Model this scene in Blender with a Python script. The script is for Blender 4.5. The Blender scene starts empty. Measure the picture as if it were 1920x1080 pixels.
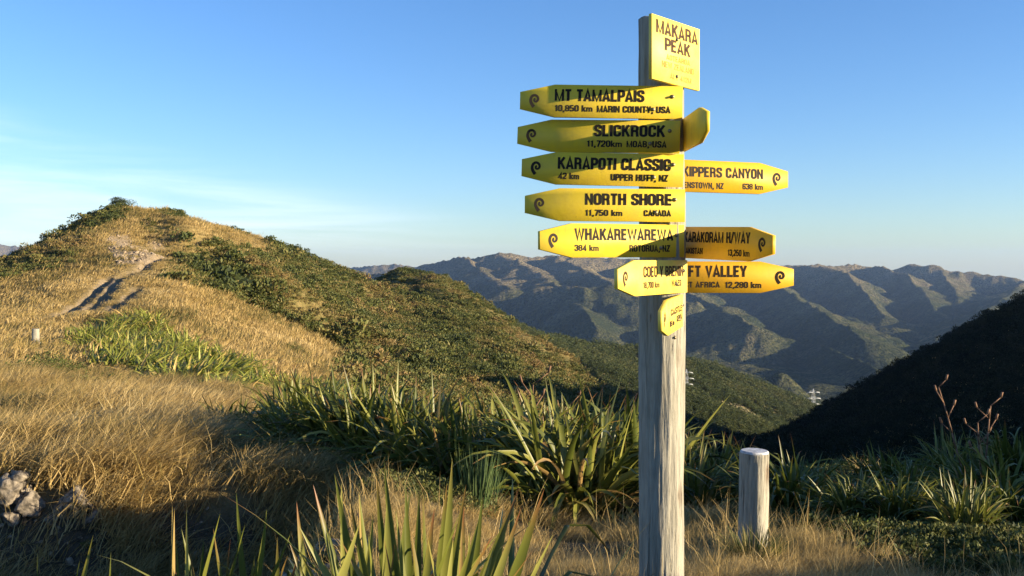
import bpy, math, random
import numpy as np
from mathutils import Matrix, Vector
SC = bpy.context.scene
COL = SC.collection
R = math.radians
F = 1800.0                      # focal length in photo pixels; horizon at y = 500
rng = np.random.default_rng(7)
random.seed(7)

# ------------------------------------------------------------------ camera
cam = bpy.data.cameras.new("camera")
cam.sensor_width = 36.0
cam.lens = 36.0 * F / 1920.0
cam.shift_y = -40.0 / 1920.0
cam.clip_start = 0.05
cam.clip_end = 40000
camo = bpy.data.objects.new("camera", cam)
COL.objects.link(camo)
camo.rotation_euler = (R(90), 0, 0)
SC.camera = camo

# ------------------------------------------------------------------ light
SUN_EL, SUN_AZ = 10.0, 108.0     # azimuth clockwise from the view direction
SD = Vector((math.cos(R(SUN_EL)) * math.sin(R(SUN_AZ)), math.cos(R(SUN_EL)) * math.cos(R(SUN_AZ)), math.sin(R(SUN_EL))))
sun = bpy.data.lights.new("sun", 'SUN')
sun.energy = 5.0
sun.angle = R(0.5)
sun.color = (1.0, 0.82, 0.55)
suno = bpy.data.objects.new("sun", sun)
COL.objects.link(suno)
suno.rotation_euler = SD.to_track_quat('Z', 'Y').to_euler()
SC.view_settings.view_transform = 'Standard'
SC.view_settings.look = 'None'
SC.view_settings.gamma = 1
SC.view_settings.use_curve_mapping = False
SC.view_settings.exposure = 1.5
SC.cycles.max_bounces = 5
SC.cycles.diffuse_bounces = 3
SC.cycles.transparent_max_bounces = 6
SC.cycles.volume_bounces = 0


class NT:
    """small helper to write node trees"""
    def __init__(s, nt):
        s.nt = nt
        nt.nodes.clear()

    def n(s, typ, **kw):
        nd = s.nt.nodes.new(typ)
        for k, v in kw.items():
            if k.startswith('_'):
                setattr(nd, k[1:], v)
        for k, v in kw.items():
            if not k.startswith('_'):
                key = int(k[1:]) if k[0] == 'i' and k[1:].isdigit() else k.replace('__', ' ')
                s.set(nd.inputs[key], v)
        return nd

    def set(s, inp, v):
        if hasattr(v, 'links') or isinstance(v, bpy.types.NodeSocket):
            s.nt.links.new(v, inp)
        elif isinstance(v, bpy.types.Node):
            s.nt.links.new(v.outputs[0], inp)
        else:
            if isinstance(v, tuple) and inp.type == 'RGBA' and len(v) == 3:
                v = v + (1,)
            inp.default_value = v

    def math(s, op, a, b=0.0, c=0.0):
        return s.n('ShaderNodeMath', _operation=op, i0=a, i1=b, i2=c).outputs[0]

    def mix(s, f, a, b, mode='MIX'):
        m = s.n('ShaderNodeMix', _data_type='RGBA', _blend_type=mode)
        s.set(m.inputs[0], f); s.set(m.inputs[6], a); s.set(m.inputs[7], b)
        return m.outputs[2]

    def ramp(s, f, stops, interp='LINEAR'):
        r = s.n('ShaderNodeValToRGB', Fac=f)
        e = r.color_ramp.elements
        r.color_ramp.interpolation = interp
        while len(e) < len(stops):
            e.new(0.5)
        for q, (p, c) in zip(e, stops):
            q.position = p
            q.color = (c if isinstance(c, tuple) else (c, c, c)) + (1,)
        return r.outputs[0]

    def noise(s, vec, scale, detail=4, rough=0.55, dist=0.0):
        return s.n('ShaderNodeTexNoise', Vector=vec, Scale=scale, Detail=detail, Roughness=rough, Distortion=dist).outputs[0]

    def smooth(s, x, lo, hi):
        m = s.n('ShaderNodeMapRange', _interpolation_type='SMOOTHSTEP', Value=x)
        m.inputs[1].default_value = lo; m.inputs[2].default_value = hi
        return m.outputs[0]


# ------------------------------------------------------------------ sky
W = bpy.data.worlds.new("World")
SC.world = W
W.use_nodes = True
w = NT(W.node_tree)
sky = w.n('ShaderNodeTexSky', _sky_type='NISHITA', _sun_disc=False, _sun_elevation=R(SUN_EL), _sun_rotation=R(SUN_AZ),
          _altitude=400.0, _air_density=1.0, _dust_density=0.3, _ozone_density=2.2)
tc = w.n('ShaderNodeTexCoord')
sep = w.n('ShaderNodeSeparateXYZ', Vector=tc.outputs['Generated'])
el = w.math('MULTIPLY_ADD', sep.outputs[0], 0.22, sep.outputs[2])      # cirrus sheet dips towards the right
mp = w.n('ShaderNodeMapping', Vector=tc.outputs['Generated'])
mp.inputs['Scale'].default_value = (2.4, 2.4, 34.0)
mp.inputs['Rotation'].default_value = (0, R(9), 0)
st = w.noise(mp.outputs[0], 1.0, 7, 0.6, 0.6)
band = w.math('MULTIPLY', w.smooth(el, 0.055, 0.0), w.smooth(sep.outputs[0], 0.25, -0.35))
cl = w.math('MULTIPLY', band, w.smooth(st, 0.30, 0.76))
cl = w.math('MULTIPLY', cl, 0.42)
skt = w.mix(1.0, sky.outputs[0], (0.63, 0.73, 0.96), 'MULTIPLY')
skyc = w.n('ShaderNodeHueSaturation', Saturation=1.08, Value=1.0, Color=skt)
skc = w.mix(cl, skyc.outputs[0], (5.2, 5.5, 6.0))
bg = w.n('ShaderNodeBackground', Color=skc, Strength=0.10)
wo = w.n('ShaderNodeOutputWorld')
W.node_tree.links.new(bg.outputs[0], wo.inputs[0])


# ------------------------------------------------------------------ numeric helpers
def pchip(xk, yk, x):
    xk = np.asarray(xk, float); yk = np.asarray(yk, float); x = np.clip(x, xk[0], xk[-1])
    h = np.diff(xk); d = np.diff(yk) / h
    m = np.zeros_like(yk)
    m[0], m[-1] = d[0], d[-1]
    for i in range(1, len(xk) - 1):
        if d[i - 1] * d[i] > 0:
            w1 = 2 * h[i] + h[i - 1]; w2 = h[i] + 2 * h[i - 1]
            m[i] = (w1 + w2) / (w1 / d[i - 1] + w2 / d[i])
    i = np.clip(np.searchsorted(xk, x) - 1, 0, len(h) - 1)
    t = (x - xk[i]) / h[i]
    return ((1 + 2 * t) * (1 - t) ** 2 * yk[i] + t * (1 - t) ** 2 * h[i] * m[i]
            + t * t * (3 - 2 * t) * yk[i + 1] + t * t * (t - 1) * h[i] * m[i + 1])


def _hash(ix, iy, seed):
    n = (ix * 374761393 + iy * 668265263 + seed * 974711) & 0xffffffff
    n = ((n ^ (n >> 13)) * 1274126177) & 0xffffffff
    n = n ^ (n >> 16)
    return (n & 0xffff) / 65535.0


def vnoise(x, y, seed=0):
    fx = np.floor(x); fy = np.floor(y)
    ix = fx.astype(np.int64); iy = fy.astype(np.int64)
    u = x - fx; v = y - fy
    u = u * u * u * (u * (u * 6 - 15) + 10); v = v * v * v * (v * (v * 6 - 15) + 10)
    a = _hash(ix, iy, seed); b = _hash(ix + 1, iy, seed); c = _hash(ix, iy + 1, seed); d = _hash(ix + 1, iy + 1, seed)
    return (a * (1 - u) + b * u) * (1 - v) + (c * (1 - u) + d * u) * v


def fbm(x, y, scale, octs=4, seed=0, gain=0.5):
    s = 0; a = 1.0; t = 0; f = 1.0 / scale
    for o in range(octs):
        s = s + a * (vnoise(x * f + o * 17.3, y * f + o * 9.1, seed + o) - 0.5)
        t += a; a *= gain; f *= 2.03
    return s / t * 2


def in_poly(px, py, poly):
    r = np.zeros(px.shape, bool)
    j = len(poly) - 1
    for i in range(len(poly)):
        xi, yi = poly[i]; xj, yj = poly[j]
        c = ((yi > py) != (yj > py)) & (px < (xj - xi) * (py - yi) / (yj - yi + 1e-9) + xi)
        r ^= c; j = i
    return r


def sm01(x, a, b):
    t = np.clip((x - a) / (b - a), 0, 1)
    return t * t * (3 - 2 * t)


# ------------------------------------------------------------------ the ground we stand on, out to the two near hills
# survey of the hillside: along each bearing, the fall or rise of the ground at each distance
PXC = {
    -700: [(6, 1040), (10, 930), (18, 800), (35, 705), (65, 640), (100, 570), (140, 560), (240, 640), (400, 900)],
    -250: [(6, 1045), (10, 930), (18, 802), (35, 703), (65, 630), (90, 575), (115, 540), (140, 560), (240, 640), (400, 900)],
    0: [(6, 1050), (8, 985), (10, 928), (13, 862), (18, 802), (25, 747), (35, 702), (50, 660), (65, 623), (80, 580), (100, 522), (115, 499), (135, 512), (170, 545), (240, 620), (400, 900)],
    100: [(6, 1050), (8, 985), (10, 930), (13, 866), (18, 804), (25, 750), (35, 705), (50, 660), (65, 618), (80, 565), (100, 500), (122, 452), (140, 470), (170, 500), (240, 600), (400, 900)],
    190: [(6, 1050), (8, 985), (10, 928), (13, 866), (18, 805), (25, 753), (35, 707), (50, 660), (65, 614), (80, 556), (100, 484), (120, 420), (131, 399), (150, 412), (180, 450), (240, 570), (400, 900)],
    235: [(6, 1050), (8, 982), (10, 926), (13, 866), (18, 806), (25, 756), (35, 710), (50, 661), (65, 612), (80, 552), (100, 478), (120, 415), (133, 388), (150, 397), (180, 440), (240, 560), (400, 900)],
    310: [(6, 1050), (8, 982), (10, 926), (13, 866), (18, 807), (25, 759), (35, 714), (50, 666), (65, 618), (80, 558), (100, 484), (120, 425), (138, 402), (152, 405), (180, 440), (240, 560), (400, 900)],
    420: [(6, 1052), (8, 983), (10, 927), (13, 870), (18, 814), (25, 768), (35, 723), (50, 682), (65, 644), (80, 598), (100, 535), (120, 472), (145, 427), (158, 430), (190, 460), (240, 540), (400, 900)],
    520: [(6, 1056), (8, 986), (10, 932), (13, 876), (18, 824), (25, 780), (35, 740), (50, 702), (65, 668), (80, 632), (100, 580), (120, 528), (145, 475), (162, 458), (190, 480), (240, 540), (400, 900)],
    640: [(6, 1060), (8, 992), (10, 942), (13, 890), (18, 840), (25, 800), (35, 768), (50, 738), (65, 712), (80, 685), (100, 645), (120, 605), (150, 548), (180, 514), (205, 520), (240, 545), (400, 900)],
    700: [(6, 1064), (8, 998), (10, 950), (13, 900), (18, 852), (25, 815), (35, 785), (50, 758), (65, 735), (80, 712), (100, 670), (120, 632), (150, 585), (180, 550), (205, 540), (240, 536), (262, 550), (400, 900)],
    728: [(6, 1065), (8, 999), (10, 953), (13, 905), (18, 858), (25, 822), (35, 793), (50, 767), (65, 744), (80, 721), (100, 682), (120, 643), (150, 595), (180, 560), (215, 540), (240, 514), (256, 524), (400, 900)],
    755: [(6, 1066), (8, 1000), (10, 955), (13, 908), (18, 862), (25, 827), (35, 800), (50, 775), (65, 753), (80, 730), (100, 692), (120, 652), (150, 605), (180, 566), (215, 538), (240, 506), (256, 520), (400, 900)],
    782: [(6, 1067), (8, 1001), (10, 957), (13, 910), (18, 866), (25, 832), (35, 807), (50, 784), (65, 762), (80, 739), (100, 701), (120, 660), (150, 612), (180, 570), (215, 540), (240, 510), (256, 526), (400, 900)],
    810: [(6, 1068), (8, 1002), (10, 960), (13, 912), (18, 870), (25, 838), (35, 815), (50, 793), (65, 772), (80, 748), (100, 710), (120, 668), (150, 616), (180, 572), (228, 518), (260, 545), (400, 900)],
    900: [(6, 1070), (8, 1005), (10, 965), (13, 925), (18, 885), (25, 860), (35, 840), (50, 820), (65, 802), (80, 780), (100, 742), (120, 698), (150, 640), (180, 595), (210, 566), (250, 600), (400, 900)],
    1050: [(6, 1070), (8, 1005), (10, 968), (13, 932), (18, 905), (25, 892), (35, 880), (50, 864), (65, 846), (80, 822), (100, 786), (120, 746), (150, 694), (175, 664), (210, 690), (260, 760), (400, 920)],
    1190: [(6, 1062), (8, 1000), (10, 966), (13, 935), (18, 918), (25, 920), (35, 914), (50, 898), (80, 862), (110, 815), (150, 764), (180, 785), (240, 840), (400, 960)],
    1300: [(6, 1048), (8, 992), (10, 958), (13, 930), (18, 912), (25, 905), (35, 898), (50, 890), (80, 868), (120, 838), (160, 830), (200, 850), (300, 900), (400, 960)],
    1420: [(6, 1034), (8, 990), (10, 955), (13, 928), (18, 908), (25, 895), (35, 888), (50, 880), (80, 864), (120, 848), (160, 838), (190, 835), (240, 860), (400, 940)],
    1550: [(6, 1034), (8, 990), (10, 955), (13, 926), (18, 904), (25, 892), (35, 885), (50, 882), (80, 870), (120, 830), (160, 796), (200, 773), (240, 792), (400, 880)],
    1700: [(6, 1036), (8, 994), (10, 958), (13, 926), (18, 906), (25, 895), (35, 888), (50, 882), (80, 860), (120, 796), (160, 735), (205, 690), (240, 704), (400, 800)],
    1920: [(6, 1040), (8, 998), (10, 960), (13, 926), (18, 906), (25, 895), (35, 888), (50, 876), (80, 824), (120, 724), (160, 632), (205, 568), (240, 583), (400, 720)],
    2300: [(6, 1040), (8, 998), (10, 960), (13, 930), (18, 908), (25, 895), (35, 885), (50, 860), (80, 770), (120, 630), (160, 535), (200, 470), (240, 450), (400, 560)],
}
ZC = {  # unseen bearings outside the picture, heights given directly, some shaped to cast shade
    54: [(6, -1.8), (12, -2.6), (20, -2.2), (27, -0.9), (50, -2.4), (80, -2.0), (110, 1.5), (126, 6.4), (142, 3.6), (160, 1.0), (220, 0), (400, -4)],
    75: [(6, -1.8), (12, -2.6), (20, -4.0), (50, -6), (90, -3), (140, 3), (220, 9), (400, 8)],
    95: [(6, -1.7), (12, -2.4), (20, -3.6), (50, -5), (100, -5), (200, -2), (400, -6)],
    140: [(6, -1.6), (12, -2.0), (30, -3), (80, -5), (400, -20)],
    180: [(6, -1.6), (12, -2.0), (30, -3), (80, -5), (400, -20)],
    -180: [(6, -1.6), (12, -2.0), (30, -3), (80, -5), (400, -20)],
    -130: [(6, -1.7), (12, -2.4), (30, -4), (80, -8), (400, -40)],
    -80: [(6, -1.9), (12, -2.9), (30, -4), (80, -6), (150, -8), (400, -60)],
}
LR = np.linspace(math.log(0.5), math.log(400.0), 420)
cols = []
for p, lst in PXC.items():
    a = math.atan((p - 960) / F)
    cols.append((a, [(r, math.cos(a) * (500 - py) / F * r) for r, py in lst]))
for adeg, lst in ZC.items():
    cols.append((R(adeg), lst))
cols.sort(key=lambda c: c[0])
AZK = np.array([c[0] for c in cols])
TK = []
for a, lst in cols:
    full = [(0.5, -1.5), (1.5, -1.5), (3.0, -1.5), (4.5, -1.55)] + lst
    lr = [math.log(q[0]) for q in full]
    TK.append(pchip(lr, [q[1] / q[0] for q in full], LR))
TK = np.array(TK)
AZD = np.linspace(-math.pi, math.pi, 2881)
TD = np.stack([pchip(AZK, TK[:, j], AZD) for j in range(len(LR))], axis=1)
for _ in range(10):   # soften the creases between bearings
    TD[1:-1] = 0.25 * TD[:-2] + 0.5 * TD[1:-1] + 0.25 * TD[2:]


def table(x, y):
    r = np.hypot(x, y); az = np.arctan2(x, y)
    ia = np.clip((az + math.pi) / (2 * math.pi) * 2880, 0, 2879.999)
    ir = np.clip((np.log(np.maximum(r, 0.5)) - LR[0]) / (LR[1] - LR[0]), 0, 418.999)
    i = ia.astype(int); j = ir.astype(int); u = ia - i; v = ir - j
    s = (TD[i, j] * (1 - u) + TD[i + 1, j] * u) * (1 - v) + (TD[i, j + 1] * (1 - u) + TD[i + 1, j + 1] * u) * v
    return s * np.maximum(r, 0.5)


CR_Y = [-30, -6, -2, -0.2, 0.9, 1.5, 2.4, 3.9, 5.5, 7.4, 10, 12.5, 15, 18, 20]
CR_Z = [0.9, 0.9, 0.9, 0.80, 0.52, 0.12, -0.10, -0.62, -0.66, -0.70, -1.1, -1.8, -4.2, -6.5, -7]  # unseen crest beyond the right edge, heights shaped to shade the foreground


def base_h(x, y):
    z = table(x, y)
    zc = pchip(CR_Y, CR_Z, y) - 0.42 * np.abs(x - 9.5)
    k = 0.25
    hh = np.clip(0.5 + 0.5 * (zc - z) / k, 0, 1)
    zz = z * (1 - hh) + zc * hh + k * hh * (1 - hh)
    return np.where((x > 2.5) & (y < 18) & (y > -30), zz, z)


def proj(x, y, z):
    yy = np.maximum(y, 1e-3)
    return 960 + F * x / yy, 500 - F * z / yy


def pick(px, py, r0=2.0, r1=300.0):
    """first place where the line of sight through (px, py) meets the hillside"""
    r = np.exp(np.linspace(math.log(r0), math.log(r1), 3000))
    a = math.atan((px - 960) / F)
    x = r * math.sin(a); y = r * math.cos(a)
    zz = base_h(x, y)
    py_s = 500 - F * zz / y
    k = np.nonzero(py_s <= py)[0]
    k = k[0] if len(k) else int(np.argmin(py_s))
    return float(x[k]), float(y[k])


def pick_real(px, py, r0=2.0, r1=300.0):
    r = np.exp(np.linspace(math.log(r0), math.log(r1), 4000))
    a = math.atan((px - 960) / F)
    x = r * math.sin(a); y = r * math.cos(a)
    py_s = 500 - F * ground_h(x, y) / y
    k = np.nonzero(py_s <= py)[0]
    k = k[0] if len(k) else int(np.argmin(py_s))
    return float(x[k]), float(y[k])


def polyline_dist(x, y, pts):
    best = np.full(x.shape, 1e9); side = np.zeros(x.shape)
    for (x0, y0), (x1, y1) in zip(pts[:-1], pts[1:]):
        dx, dy = x1 - x0, y1 - y0
        L2 = dx * dx + dy * dy + 1e-9
        t = np.clip(((x - x0) * dx + (y - y0) * dy) / L2, 0, 1)
        d = np.hypot(x - x0 - t * dx, y - y0 - t * dy)
        m = d < best
        best = np.where(m, d, best)
    return best


RUTS = [[(330, 460), (300, 478), (262, 500), (218, 515)],
        [(205, 515), (180, 540), (140, 570), (95, 600)],
        [(222, 518), (205, 540), (178, 566), (160, 582)],
        [(258, 538), (240, 555), (215, 574), (194, 590)],
        ]
RUTW = [0.9, 1.1, 1.2, 1.1]

RUTP = [[pick(*p) for p in l] for l in RUTS]
GULLY = [pick(*p) for p in [(330, 452), (390, 482), (450, 525), (520, 570), (600, 615), (680, 650), (760, 680), (860, 710)]]
SHADE_RISE = [pick(*p) for p in [(312, 403), (330, 420), (342, 446)]]
SHADE_RIB = [pick(*p) for p in [(372, 455), (440, 496), (520, 545), (610, 590), (700, 640), (770, 672)]]


def ground_h(x, y):
    z = base_h(x, y)
    r = np.hypot(x, y)
    big = sm01(r, 25, 110)
    z = z + big * (0.75 * fbm(x, y, 19.0, 3, 3) + 0.28 * fbm(x, y, 4.0, 2, 11))
    z = z + sm01(r, 120, 180) * 0.9 * fbm(x, y, 9.0, 3, 5) * (x > -60)
    z = z + 0.05 * fbm(x, y, 0.9, 3, 21) * sm01(r, 2, 5) + sm01(r, 6, 13) * (0.34 * fbm(x, y, 2.6, 2, 31) * sm01(-r, -60, -25) + 0.10 * fbm(x, y, 3.0, 2, 33))
    lip = -0.30 - 0.09 * y + 0.35 * fbm(x, y, 2.2, 3, 55)
    far = 9.6 + 0.9 * fbm(x, y, 3.0, 3, 57) - 0.06 * x
    z = z - 0.95 * sm01(lip - x, 0.0, 0.8) * sm01(far - y, -0.2, 1.1) * sm01(y, 1.5, 4.0)
    z = z + 0.42 * np.exp(-((x + 1.15) / 0.85) ** 2 - ((y - 8.0) / 1.7) ** 2) + 0.25 * np.exp(-((x + 0.9) / 0.6) ** 2 - ((y - 5.6) / 1.2) ** 2)  # mounds added to throw shade over the left bank
    rt = np.zeros(x.shape)
    for l, wd in zip(RUTP, RUTW):
        rt = np.maximum(rt, np.exp(-(polyline_dist(x, y, l) / (wd * 0.36)) ** 2))
    z = z - 0.62 * rt
    d = polyline_dist(x, y, GULLY)
    gl = sm01(d, 9.0, 0.0)
    z = z - 2.6 * gl
    z = z + 0.7 * np.exp(-(polyline_dist(x, y, SHADE_RISE) / 2.4) ** 2) + 1.6 * np.exp(-(polyline_dist(x, y, SHADE_RIB) / 3.2) ** 2)  # low rises added to cast shade below the summit and into the gully
    return z


# land cover, told from survey polygons (as seen from the peak) laid on the ground
SCRUB = [
    [(-400, 540), (0, 482), (100, 432), (190, 380), (228, 370), (240, 392), (212, 410), (190, 428), (165, 460), (130, 495), (60, 512), (0, 525), (-400, 560)],
    [(262, 410), (322, 416), (326, 440), (288, 440), (255, 424)],  # dark scrub standing in for shaded grass under the summit
    [(300, 380), (350, 392), (350, 412), (310, 405)],
    [(415, 420), (640, 495), (760, 490), (900, 550), (1210, 760), (1210, 930), (1000, 930), (800, 800), (640, 655), (560, 615), (470, 575), (380, 545), (318, 520), (340, 498), (400, 500), (360, 470), (330, 450), (400, 455), (440, 470)],
    [(640, 670), (760, 690), (830, 740), (1000, 760), (1000, 900), (760, 800), (640, 740)],
]
ROCKY = [(200, 432), (235, 428), (255, 438), (320, 452), (300, 474), (258, 492), (208, 490)]
GOLD = [(400, 425), (500, 445), (520, 470), (470, 480), (420, 460)]
RIGHT = [(1290, 845), (1400, 818), (1560, 720), (1700, 650), (1930, 520), (2900, 300), (2900, 890), (1500, 900), (1320, 900)]
DIRT = [(-400, 930), (60, 930), (250, 935), (420, 950), (560, 960), (640, 990), (700, 1400), (-400, 3000)]
PATCH = [(150, 640), (185, 605), (250, 592), (290, 625), (360, 640), (440, 680), (560, 705), (640, 730), (655, 765), (560, 765), (480, 748), (400, 735), (330, 700), (255, 695), (190, 672)]
BELT = [(500, 775), (640, 757), (800, 748), (1200, 742), (1290, 800), (1920, 840), (2100, 840), (2400, 1160), (1780, 1110), (1640, 1050), (1530, 1012), (1440, 992), (1290, 980), (1100, 972), (900, 962), (760, 942), (640, 905), (540, 850)]
STREAK = [(935, 585), (1195, 755), (1160, 760), (930, 605)]


def cover(x, y, z):
    px, py = proj(x, y, z)
    jx = px + 14 * fbm(x, y, 5.0, 3, 41) * sm01(y, 15, 60)
    jy = py + 9 * fbm(x, y, 5.0, 3, 47) * sm01(y, 15, 60)
    sc = np.zeros(x.shape, bool)
    for p in SCRUB:
        sc |= in_poly(jx, jy, p)
    fr = (y > 20)
    sc &= fr
    rightside = in_poly(jx, jy, RIGHT) & (y > 22)
    sc |= rightside
    sc &= ~(in_poly(jx, jy, GOLD))
    kx = px + 26 * fbm(x, y, 3.5, 3, 43); ky = py + 22 * fbm(x, y, 3.5, 3, 49)
    so = in_poly(kx, ky, ROCKY) & fr & (vnoise(x * 0.9, y * 0.9, 77) > 0.22)
    for l, wd in zip(RUTP, RUTW):
        so |= polyline_dist(x, y, l) < wd * (0.30 + 0.30 * vnoise(x * 0.5, y * 0.5, 5))
    dirt = in_poly(px, py + 18 * fbm(x, y, 1.0, 3, 9), DIRT) & (y < 12)
    dirt |= (np.hypot(x, y) < 3)
    belt = in_poly(px + 12 * fbm(x, y, 1.5, 3, 19), py + 8 * fbm(x, y, 1.5, 3, 23), BELT) & (y > 4.6) & (y < 24)
    sc |= belt | ((px > 1290) & (y > 14) & (y < 60))
    return sc, so, dirt


def new_mesh(name, V, faces_flat, loop_tot, smooth=True):
    me = bpy.data.meshes.new(name)
    V = np.asarray(V, np.float32)
    me.vertices.add(len(V)); me.vertices.foreach_set('co', V.ravel())
    fl = np.asarray(faces_flat, np.int32)
    lt = np.asarray(loop_tot, np.int32)
    me.loops.add(len(fl)); me.loops.foreach_set('vertex_index', fl)
    me.polygons.add(len(lt))
    me.polygons.foreach_set('loop_start', np.concatenate([[0], np.cumsum(lt)[:-1]]).astype(np.int32))
    me.polygons.foreach_set('loop_total', lt)
    me.update(calc_edges=True)
    if smooth:
        me.polygons.foreach_set('use_smooth', np.ones(len(lt), bool))
    return me


def grid_mesh(name, X, Y, Z):
    n, m = X.shape
    V = np.stack([X, Y, Z], -1).reshape(-1, 3)
    i = np.arange(n - 1)[:, None] * m + np.arange(m - 1)[None, :]
    q = np.stack([i, i + 1, i + m + 1, i + m], -1).reshape(-1, 4)
    return new_mesh(name, V, q.ravel(), np.full(len(q), 4))


def attr(me, name, data, typ='FLOAT', dom='POINT'):
    a = me.attributes.new(name, typ, dom)
    a.data.foreach_set('vector' if typ == 'FLOAT_VECTOR' else 'value', np.ascontiguousarray(data).ravel())


def put(name, me, mat=None, parent=None, label=None, cat=None, group=None, kind=None, loc=None):
    o = bpy.data.objects.new(name, me)
    COL.objects.link(o)
    if mat is not None and me is not None and not me.materials:
        me.materials.append(mat)
    if parent is not None:
        o.parent = parent
    if loc is not None:
        o.location = loc
    for k, v in (('label', label), ('category', cat), ('group', group), ('kind', kind)):
        if v:
            o[k] = v
    return o


# ------------------------------------------------------------------ materials
def material(name):
    m = bpy.data.materials.new(name)
    m.use_nodes = True
    return m, NT(m.node_tree)


def finish(t, shader, disp=None):
    o = t.n('ShaderNodeOutputMaterial')
    t.nt.links.new(shader if isinstance(shader, bpy.types.NodeSocket) else shader.outputs[0], o.inputs[0])


def bump(t, h, strength, dist):
    return t.n('ShaderNodeBump', Height=h, Strength=strength, Distance=dist).outputs[0]


def leafy(t, color, rough=0.5, trans=0.25, spec=0.3):
    b = t.n('ShaderNodeBsdfPrincipled', Base__Color=color, Roughness=rough)
    b.inputs['Specular IOR Level'].default_value = spec
    tr = t.n('ShaderNodeBsdfTranslucent', Color=color)
    return t.n('ShaderNodeMixShader', Fac=trans, i1=b.outputs[0], i2=tr.outputs[0])


def ground_material():
    m, t = material("hillside")
    g = t.n('ShaderNodeNewGeometry').outputs['Position']
    at = lambda n: t.n('ShaderNodeAttribute', _attribute_name=n).outputs['Fac']
    n1 = t.noise(g, 0.35, 6, 0.6); n2 = t.noise(g, 3.0, 6, 0.7); n3 = t.noise(g, 14.0, 4, 0.7)
    grass = t.ramp(t.math('ADD', t.math('MULTIPLY', n1, 0.5), t.math('MULTIPLY', n2, 0.5)),
                   [(0.30, (0.06, 0.055, 0.02)), (0.45, (0.16, 0.12, 0.045)), (0.6, (0.29, 0.215, 0.09)), (0.75, (0.38, 0.29, 0.13))])
    scrub = t.ramp(t.math('ADD', t.math('MULTIPLY', n1, 0.4), t.math('MULTIPLY', n2, 0.6)),
                   [(0.32, (0.04, 0.042, 0.015)), (0.48, (0.13, 0.11, 0.038)), (0.64, (0.27, 0.20, 0.08))])
    soil = t.ramp(t.math('ADD', t.math('MULTIPLY', n3, 0.6), t.math('MULTIPLY', n2, 0.4)),
                  [(0.33, (0.13, 0.095, 0.06)), (0.5, (0.27, 0.205, 0.13)), (0.66, (0.38, 0.31, 0.22))])
    dirt = t.ramp(n3, [(0.3, (0.028, 0.023, 0.015)), (0.7, (0.11, 0.088, 0.06))])
    c = t.mix(at('scrub'), grass, scrub)
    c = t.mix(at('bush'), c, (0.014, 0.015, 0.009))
    c = t.mix(at('soil'), c, soil)
    c = t.mix(at('dirt'), c, dirt)
    b = t.n('ShaderNodeBsdfPrincipled', Base__Color=c, Roughness=0.95,
            Normal=bump(t, t.math('ADD', n2, t.math('MULTIPLY', n3, 0.5)), 0.8, 0.12))
    b.inputs['Specular IOR Level'].default_value = 0.1
    finish(t, b)
    return m


def mountain_material():
    m, t = material("far_hills")
    g = t.n('ShaderNodeNewGeometry')
    p = g.outputs['Position']
    sx = t.n('ShaderNodeSeparateXYZ', Vector=p)
    n1 = t.noise(p, 0.006, 7, 0.62); n2 = t.noise(p, 0.04, 5, 0.7); n3 = t.noise(p, 0.16, 3, 0.7)
    hgt = t.smooth(sx.outputs[2], -130.0, 30.0)
    f = t.math('ADD', t.math('MULTIPLY_ADD', hgt, 0.26, t.math('MULTIPLY', n1, 0.65)), t.math('MULTIPLY', n2, 0.25))
    c = t.ramp(f, [(0.40, (0.055, 0.066, 0.032)), (0.51, (0.13, 0.125, 0.062)), (0.62, (0.25, 0.205, 0.12)), (0.78, (0.38, 0.30, 0.18))])
    c = t.mix(t.smooth(n3, 0.62, 0.3), c, (0.022, 0.030, 0.016))
    b = t.n('ShaderNodeBsdfPrincipled', Base__Color=c, Roughness=1.0,
            Normal=bump(t, t.math('ADD', t.math('MULTIPLY', n2, 2.0), n3), 1.0, 9.0))
    b.inputs['Specular IOR Level'].default_value = 0.0
    finish(t, b)
    return m


def tint_material(name, stops, rough=0.6, trans=0.25, spec=0.2, own=0.35, tip=None):
    """plants: colour picked by the plant's own tint and each leaf's"""
    m, t = material(name)
    a = t.n('ShaderNodeAttribute', _attribute_name='tint', _attribute_type='INSTANCER').outputs['Fac']
    b = t.n('ShaderNodeAttribute', _attribute_name='leaf').outputs['Fac']
    f = t.math('ADD', t.math('MULTIPLY', a, 1 - own), t.math('MULTIPLY', b, own))
    c = t.ramp(f, stops)
    finish(t, leafy(t, c, rough, trans, spec))
    return m


def flax_material(name="flax_leaf", gain=1.0):
    m, t = material(name)
    b = t.n('ShaderNodeAttribute', _attribute_name='leaf').outputs['Fac']
    s = t.n('ShaderNodeAttribute', _attribute_name='along').outputs['Fac']
    rnd = t.n('ShaderNodeObjectInfo').outputs['Random']
    g = t.n('ShaderNodeNewGeometry')
    n = t.noise(g.outputs['Position'], 6.0, 4, 0.6)
    f = t.math('ADD', t.math('MULTIPLY', b, 0.8), t.math('MULTIPLY', rnd, 0.2))
    c = t.ramp(f, [(0.0, (0.030, 0.042, 0.010)), (0.35, (0.074, 0.092, 0.015)), (0.62, (0.145, 0.152, 0.028)), (0.86, (0.27, 0.26, 0.070)), (1.0, (0.33, 0.21, 0.085))])
    c = t.mix(t.math('MULTIPLY', t.smooth(n, 0.5, 0.8), 0.35), c, (0.21, 0.19, 0.05))
    c = t.mix(1.0, c, (gain, gain, gain * 0.9), 'MULTIPLY')
    tipf = t.math('MULTIPLY', t.smooth(s, 0.80, 1.0), t.smooth(t.math('FRACT', t.math('MULTIPLY', b, 7.3)), 0.35, 0.9))
    c = t.mix(tipf, c, (0.20, 0.075, 0.03))
    finish(t, leafy(t, c, 0.42, 0.25, 0.35))
    return m


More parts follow.
